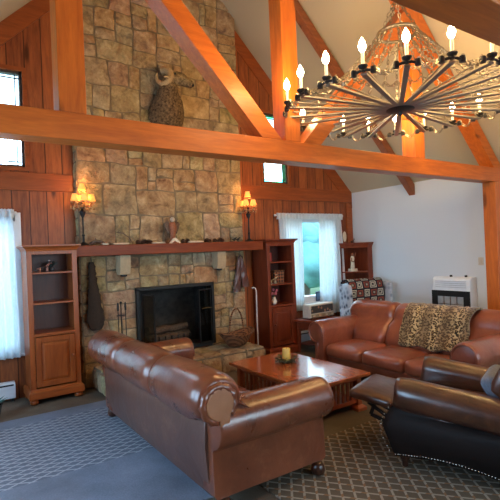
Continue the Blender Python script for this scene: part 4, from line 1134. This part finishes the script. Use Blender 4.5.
# right bookcase
t = thing('red_candle_jar', 'dark red candle jar on the top shelf of the dark bookcase', 'candle', (1.70, -.30, 1.532))
b = BM(); lathe(b, [(0, 0), (.038, 0), (.040, .01), (.040, .14), (.034, .15), (0, .15)], n=18); obj('jar', b, M['red'], t, smooth=50)
b = BM(); lathe(b, [(0, .15), (.036, .15), (.036, .17), (.012, .18), (.012, .195), (0, .195)], n=18); obj('lid', b, M['iron'], t, smooth=50)
n = NT('checked_basket', .7); ck = n.n('TexChecker', {'Vector': n.co((1, 1, 1), rot=(0, math.radians(45), 0)), 'Scale': 26.0, 'Color1': (.32, .12, .05, 1), 'Color2': (.03, .015, .012, 1)}); n.base(ck.outputs[0])
t = thing('woven_box', 'brown and black checked woven box on the middle shelf of the dark bookcase', 'box', (1.90, -.22, 1.167))
b = BM(); prism(b, [(-.10, 0), (.10, 0), (.115, .20), (-.115, .20)], 'y', -.07, .07); obj('box_body', b, n.m, t, bevel=.006)
b = BM(); box(b, -.118, .118, -.075, .075, .195, .212); obj('box_rim', b, M['wicker'], t, bevel=.004)
figur('animal_figurine', 'cream ceramic cat pair figurine in front of the checked woven box', 1.715, -.36, 1.167, plain('cream_ceramic', (.62, .52, .36), .4), None, 1.05)
t = thing('flower_vase', 'white vase of pink flowers on the lowest open shelf of the dark bookcase', 'vase', (1.72, -.36, .827))
b = BM(); lathe(b, [(0, 0), (.028, 0), (.042, .03), (.045, .06), (.03, .095), (.024, .11), (.03, .12), (.02, .118), (0, .1)], n=18); obj('vase_body', b, plain('white_glaze', (.62, .60, .56), .25), t, smooth=180)
b = BM(); b2 = BM(); rr = random.Random(4)
for k in range(8):
    a = rr.random()*2*PI; p = Vector((.045*math.cos(a)+.005, .035*math.sin(a), .16+rr.random()*.085)); tube(b2, [(0, 0, .10), p*.6+Vector((0, 0, .04)), p], .0025, 5)
    for j in range(6):
        q = 2*PI*j/6; ball(b, p+Vector((.013*math.cos(q), -.004, .013*math.sin(q))), .011, 6, (1, .5, 1))
obj('blossoms', b, plain('pink_petals', (.62, .17, .22), .6), t, smooth=180); obj('stems', b2, M['leaf'], t)

# ------------------------------------------------------------ end table and radio
et = thing('end_table', 'small reddish wooden end table under the right window holding the radio', 'end table', (2.42, -.66, 0), math.radians(14))
obj('table_top', box(BM(), -.34, .34, -.29, .29, .515, .55), M['cherry_x'], et, bevel=.008)
b = BM(); box(b, -.30, .30, -.25, .25, .40, .515); obj('apron', b, M['cherry'], et, bevel=.004)
b = BM(); box(b, -.24, .24, -.262, -.248, .42, .50); dw = obj('drawer', b, M['cherry_x'], et, bevel=.003)
b = BM(); ball(b, (0, -.272, .46), .013, 10); obj('knob', b, M['brass'], dw, smooth=180)
for sx in (-1, 1):
    for sy in (-1, 1):
        b = BM(); x, y = sx*.275, sy*.225; loft(b, [[(x-a, y-a, z), (x+a, y-a, z), (x+a, y+a, z), (x-a, y+a, z)] for a, z in ((.014, 0), (.025, .40))]); obj('leg', b, M['cherry'], et)
obj('lower_shelf', box(BM(), -.27, .27, -.22, .22, .14, .16), M['cherry_in'], et)
ra = thing('vintage_radio', 'cream cased vintage radio with a dark patterned front on the end table', 'radio', (2.47, -.60, .551), math.radians(4))
cream = plain('cream_radio_case', (.55, .50, .42), .4)
b = BM(); box(b, -.29, .29, -.08, .10, .01, .24); obj('case', b, cream, ra, bevel=.02)
n = NT('radio_front', .4); v = n.co((1, 1, 1)); vo = n.n('TexVoronoi', {'Vector': v, 'Scale': 16.0}).outputs[0]
n.base(n.ramp(vo, [(.15, (.35, .10, .06)), (.28, (.32, .26, .16)), (.36, (.035, .032, .03)), (1, (.03, .03, .03))]))
obj('patterned_front', box(BM(), -.265, .265, -.086, -.078, .095, .215), n.m, ra)
n = NT('radio_dial', .4); X = n.xyz(); n.base(n.mix(n.math('GREATER_THAN', n.math('FRACT', n.math('MULTIPLY', X[0], 34.0)), .55), (.12, .11, .09), (.50, .42, .27)))
obj('dial_strip', box(BM(), -.265, .265, -.100, -.078, .025, .080), n.m, ra, bevel=.004)
for x in (-.22, -.08, .08, .22):
    b = BM(); tube(b, [(x, -.10, .052), (x, -.118, .052)], .014, 12); obj('tuning_knob', b, M['bone'], ra, smooth=50)
b = BM()
for sx in (-.24, .24): box(b, sx-.015, sx+.015, -.06, .08, 0, .012)
obj('feet', b, M['iron'], ra)
# dark blue frame on the sill
t = thing('photo_frame', 'small dark blue standing frame on the right window sill', 'frame', (2.98, -.045, .742), .2)
b = BM(); box(b, -.07, .07, -.006, .006, 0, .18); obj('frame_board', b, plain('dark_blue_frame', (.03, .07, .16), .4), t, bevel=.004)
b = BM(); bar(b, (0, .0, .11), (0, .035, .0), .012, .006); obj('easel_leg', b, M['iron'], t)
b = BM(); box(b, -.045, .045, -.009, -.005, .03, .15); obj('picture', b, plain('blue_print', (.10, .22, .40), .3), t)

# ------------------------------------------------------------ corner shelf
cs = thing('corner_shelf', 'reddish wooden corner shelf unit between the right window and the white wall', 'corner shelf', (3.99, -.01, 0))
P = [(0, 0), (-.44, 0), (-.44, -.08), (-.12, -.46), (0, -.46)]; P = [(a, b_-.035) for a, b_ in P]; P = [(a-.012, b_) for a, b_ in P]
for z in (.12, .70, 1.25): obj('shelf', prism(BM(), P, 'z', z-.02, z), M['cherry_x'], cs, bevel=.003)
q = [(a*1.06-(0), b_*1.05) for a, b_ in P]; q = [(min(a, -.012), min(b_, -.035)) for a, b_ in q]
obj('cornice', loft(BM(), [[(a*k1, b_*k1, z) if (a < -.02 or b_ < -.05) else (a, b_, z) for a, b_ in P] for k1, z in ((1.0, 1.70), (1.02, 1.735), (1.07, 1.77), (1.09, 1.78), (1.09, 1.80))]), M['cherry_x'], cs)
b = BM(); box(b, -.452, -.432, -.115, -.035, 0, 1.70); obj('side_panel', b, M['cherry'], cs)
b = BM(); box(b, -.13, -.012, -.495, -.475, 0, 1.70); obj('side_panel', b, M['cherry'], cs)
b = BM(); box(b, -.432, -.012, -.045, -.035, 0, 1.70); box(b, -.024, -.012, -.475, -.045, 0, 1.70); obj('back_panel', b, M['cherry'], cs)
t = thing('robed_statue', 'pale robed statuette on a square base in the corner shelf', 'statue', (3.74, -.22, 1.251))
b = BM(); box(b, -.075, .075, -.055, .055, 0, .055); obj('plinth', b, M['slab'], t, bevel=.006)
b = BM(); lathe(b, [(.035, .055), (.042, .07), (.036, .14), (.034, .20), (.04, .25), (.028, .285), (.012, .30), (0, .30)], n=14); rough(b, .004, 20, 1); obj('robe', b, M['slab'], t, smooth=180)
b = BM(); ball(b, (0, -.004, .322), .026, 12, (1, 1, 1.2)); obj('head', b, M['fig'], t, smooth=180)
b = BM(); tube(b, [(-.03, -.01, .26), (-.055, -.03, .20), (-.01, -.045, .19)], [.014, .012, .010], 8); tube(b, [(.03, -.01, .26), (.05, -.03, .31), (.06, -.03, .36)], [.014, .011, .008], 8); obj('arms', b, M['fig'], t, smooth=180)
t = thing('oval_plaque', 'small pale oval plaque standing on top of the corner shelf', 'plaque', (3.66, -.12, 1.801))
b = BM(); box(b, -.055, .055, -.01, .01, 0, .02); obj('stand', b, M['cherry'], t)
b = BM(); ball(b, (0, 0, .125), .10, 20, (.5, .1, 1)); obj('oval_plate', b, M['slab'], t, smooth=180)
figur('dog_figurine', 'tiny black animal figurine on top of the corner shelf beside the oval plaque', 3.79, -.20, 1.801, M['iron'], None, .62)

# ------------------------------------------------------------ armchair with crocheted afghan
def granny():
    n = NT('granny_square_afghan', .95, .1); v = n.co((1, 1, 1), 'UV'); X = n.xyz(v); sz = .135
    a = n.math('DIVIDE', X[0], sz); c = n.math('DIVIDE', X[1], sz)
    fa = n.math('ABSOLUTE', n.math('SUBTRACT', n.math('FRACT', a), .5)); fc = n.math('ABSOLUTE', n.math('SUBTRACT', n.math('FRACT', c), .5))
    d = n.math('MAXIMUM', fa, fc); par = n.math('MODULO', n.math('ADD', n.math('FLOOR', a), n.math('FLOOR', c)), 2.0)
    i1 = n.ramp(d, [(0, (.02, .02, .03)), (.12, (.40, .36, .28)), (.25, (.03, .035, .05)), (.33, (.50, .46, .36)), (.42, (.02, .02, .03))], 'CONSTANT')
    i2 = n.ramp(d, [(0, (.30, .26, .20)), (.12, (.05, .02, .02)), (.22, (.22, .06, .04)), (.36, (.08, .03, .025)), (.42, (.02, .02, .03))], 'CONSTANT')
    n.base(n.mix(n.math('GREATER_THAN', par, .5), i1, i2)).bump(n.noise(160, 2, v), .6, .006); return n.m
M['afghan'] = granny()
n = NT('grey_blue_upholstery', .9, .1); vo = n.n('TexVoronoi', {'Scale': 12.0, 'Vector': n.co()}).outputs[0]; n.base(n.ramp(vo, [(.15, (.06, .07, .10)), (.3, (.22, .25, .30)), (.6, (.42, .46, .52))])); M['uph'] = n.m
AC = thing('armchair', 'grey blue patterned armchair in the corner under a crocheted afghan', 'armchair', (3.30, -1.06, 0), math.radians(-12)); AC.scale = (1.05, 1, 1.07)
b = BM(); cushion(b, -.30, .30, -.34, .30, .22, .46, .06, .03); obj('seat_cushion', b, M['uph'], AC, smooth=180)
b = BM(); box(b, -.36, .36, -.32, .36, .09, .24); obj('base_frame', b, M['uph'], AC, bevel=.03)
b = BM(); cushion(b, -.36, .36, .18, .38, .35, 1.02, .07, .03, 12, .03); obj('backrest', b, M['uph'], AC, smooth=180)
for s in (-1, 1):
    b = BM(); cushion(b, s*.40-.07, s*.40+.07, -.36, .30, .12, .64, .06, .02, 10, .02); obj('arm', b, M['uph'], AC, smooth=180)
    b = BM(); cushion(b, s*.40-.045, s*.40+.045, .02, .34, .58, 1.00, .042, .02, 10, .02); obj('wing', b, M['uph'], AC, smooth=180)
    for y in (-.28, .3):
        b = BM(); lathe(b, [(.018, 0), (.028, .09)], (s*.30, y, 0), 10); obj('leg', b, M['foot_wood'], AC)
af = drape('afghan', [(.155, .52), (.14, .70), (.135, .92), (.16, 1.03), (.22, 1.075), (.33, 1.075), (.40, 1.03), (.41, .92), (.41, .60)][::-1], -.345, .345, 20, M['afghan'], None, .014, .008)
for v in af.data.vertices:          # laid out across x instead of y
    v.co = Vector((v.co.y, v.co.x, v.co.z))
af.location = AC.location; af.rotation_euler = AC.rotation_euler; af.scale = (1.05, 1, 1.07)
tag(af, 'crocheted granny square afghan draped over the back of the corner armchair', 'blanket')

# ------------------------------------------------------------ wall heater and switch
wh = thing('wall_heater', 'white and black gas wall heater mounted low on the white wall', 'heater', (4.0, -2.20, .32))
b = BM(); prism(b, [(-.20, .02), (-.20, .66), (-.18, .83), (-.14, .86), (-.001, .86), (-.001, 0), (-.18, 0)], 'y', -.32, .32); obj('housing', b, M['white'], wh, bevel=.008)
b = BM()
for z in (.70, .73, .76, .79): box(b, -.205, -.19, -.26, .26, z, z+.010)
obj('louver', b, plain('pale_grille', (.5, .53, .56), .5), wh)
b = BM(); box(b, -.222, -.196, -.32, -.22, .04, .65); box(b, -.222, -.196, .22, .32, .04, .65); box(b, -.222, -.196, -.22, .22, .56, .65); box(b, -.222, -.196, -.22, .22, .04, .12); obj('black_surround', b, M['iron'], wh, bevel=.004)
b = BM(); box(b, -.206, -.198, -.22, .22, .12, .56); pn = obj('radiant_panel', b, plain('grey_ceramic', (.34, .36, .38), .7), wh)
b = BM()
for y in (-.11, 0, .11): box(b, -.216, -.206, y-.006, y+.006, .12, .56)
for z in (.22, .33, .44): box(b, -.214, -.207, -.22, .22, z-.004, z+.004)
obj('guard_wires', b, M['nail'], pn)
for y in (-.20, .05):
    b = BM(); lathe(b, [(0, 0), (.022, 0), (.02, .03), (0, .03)], (-.09, y, .86), 12); obj('control_knob', b, M['iron'], wh, smooth=40)
t = thing('light_switch', 'cream light switch plate on the white wall beside the wooden post', 'switch', (4.0, -2.60, 1.36))
b = BM(); box(b, -.008, -.0005, -.04, .04, 0, .12); obj('switch_plate', b, cream, t, bevel=.002)
b = BM(); box(b, -.018, -.008, -.006, .006, .045, .075); obj('toggle', b, cream, t)

# ------------------------------------------------------------ plant at the left edge
t = thing('potted_plant', 'teal green leafy plant in a black pot at the left edge by the heater', 'plant', (-2.42, -.72, 0))
b = BM(); lathe(b, [(0, 0), (.08, 0), (.11, .16), (.12, .17), (.10, .17), (.09, .15), (0, .15)], n=20); obj('pot', b, M['dark'], t, smooth=50)
b = BM(); rr = random.Random(6)
for k in range(60):
    a = rr.random()*2*PI; e = rr.uniform(-.1, 1.3); d = Vector((math.cos(a)*math.cos(e), math.sin(a)*math.cos(e), math.sin(e))); c = Vector((0, 0, .16)); L = rr.uniform(.10, .20)
    sd = d.cross(Vector((0, 0, 1))).normalized()*.02; q = c+d*L
    b.faces.new([b.verts.new(c), b.verts.new(c+d*L*.6+sd), b.verts.new(q), b.verts.new(c+d*L*.6-sd)])
obj('foliage', b, plain('teal_leaf', (.03, .16, .12), .5), t)
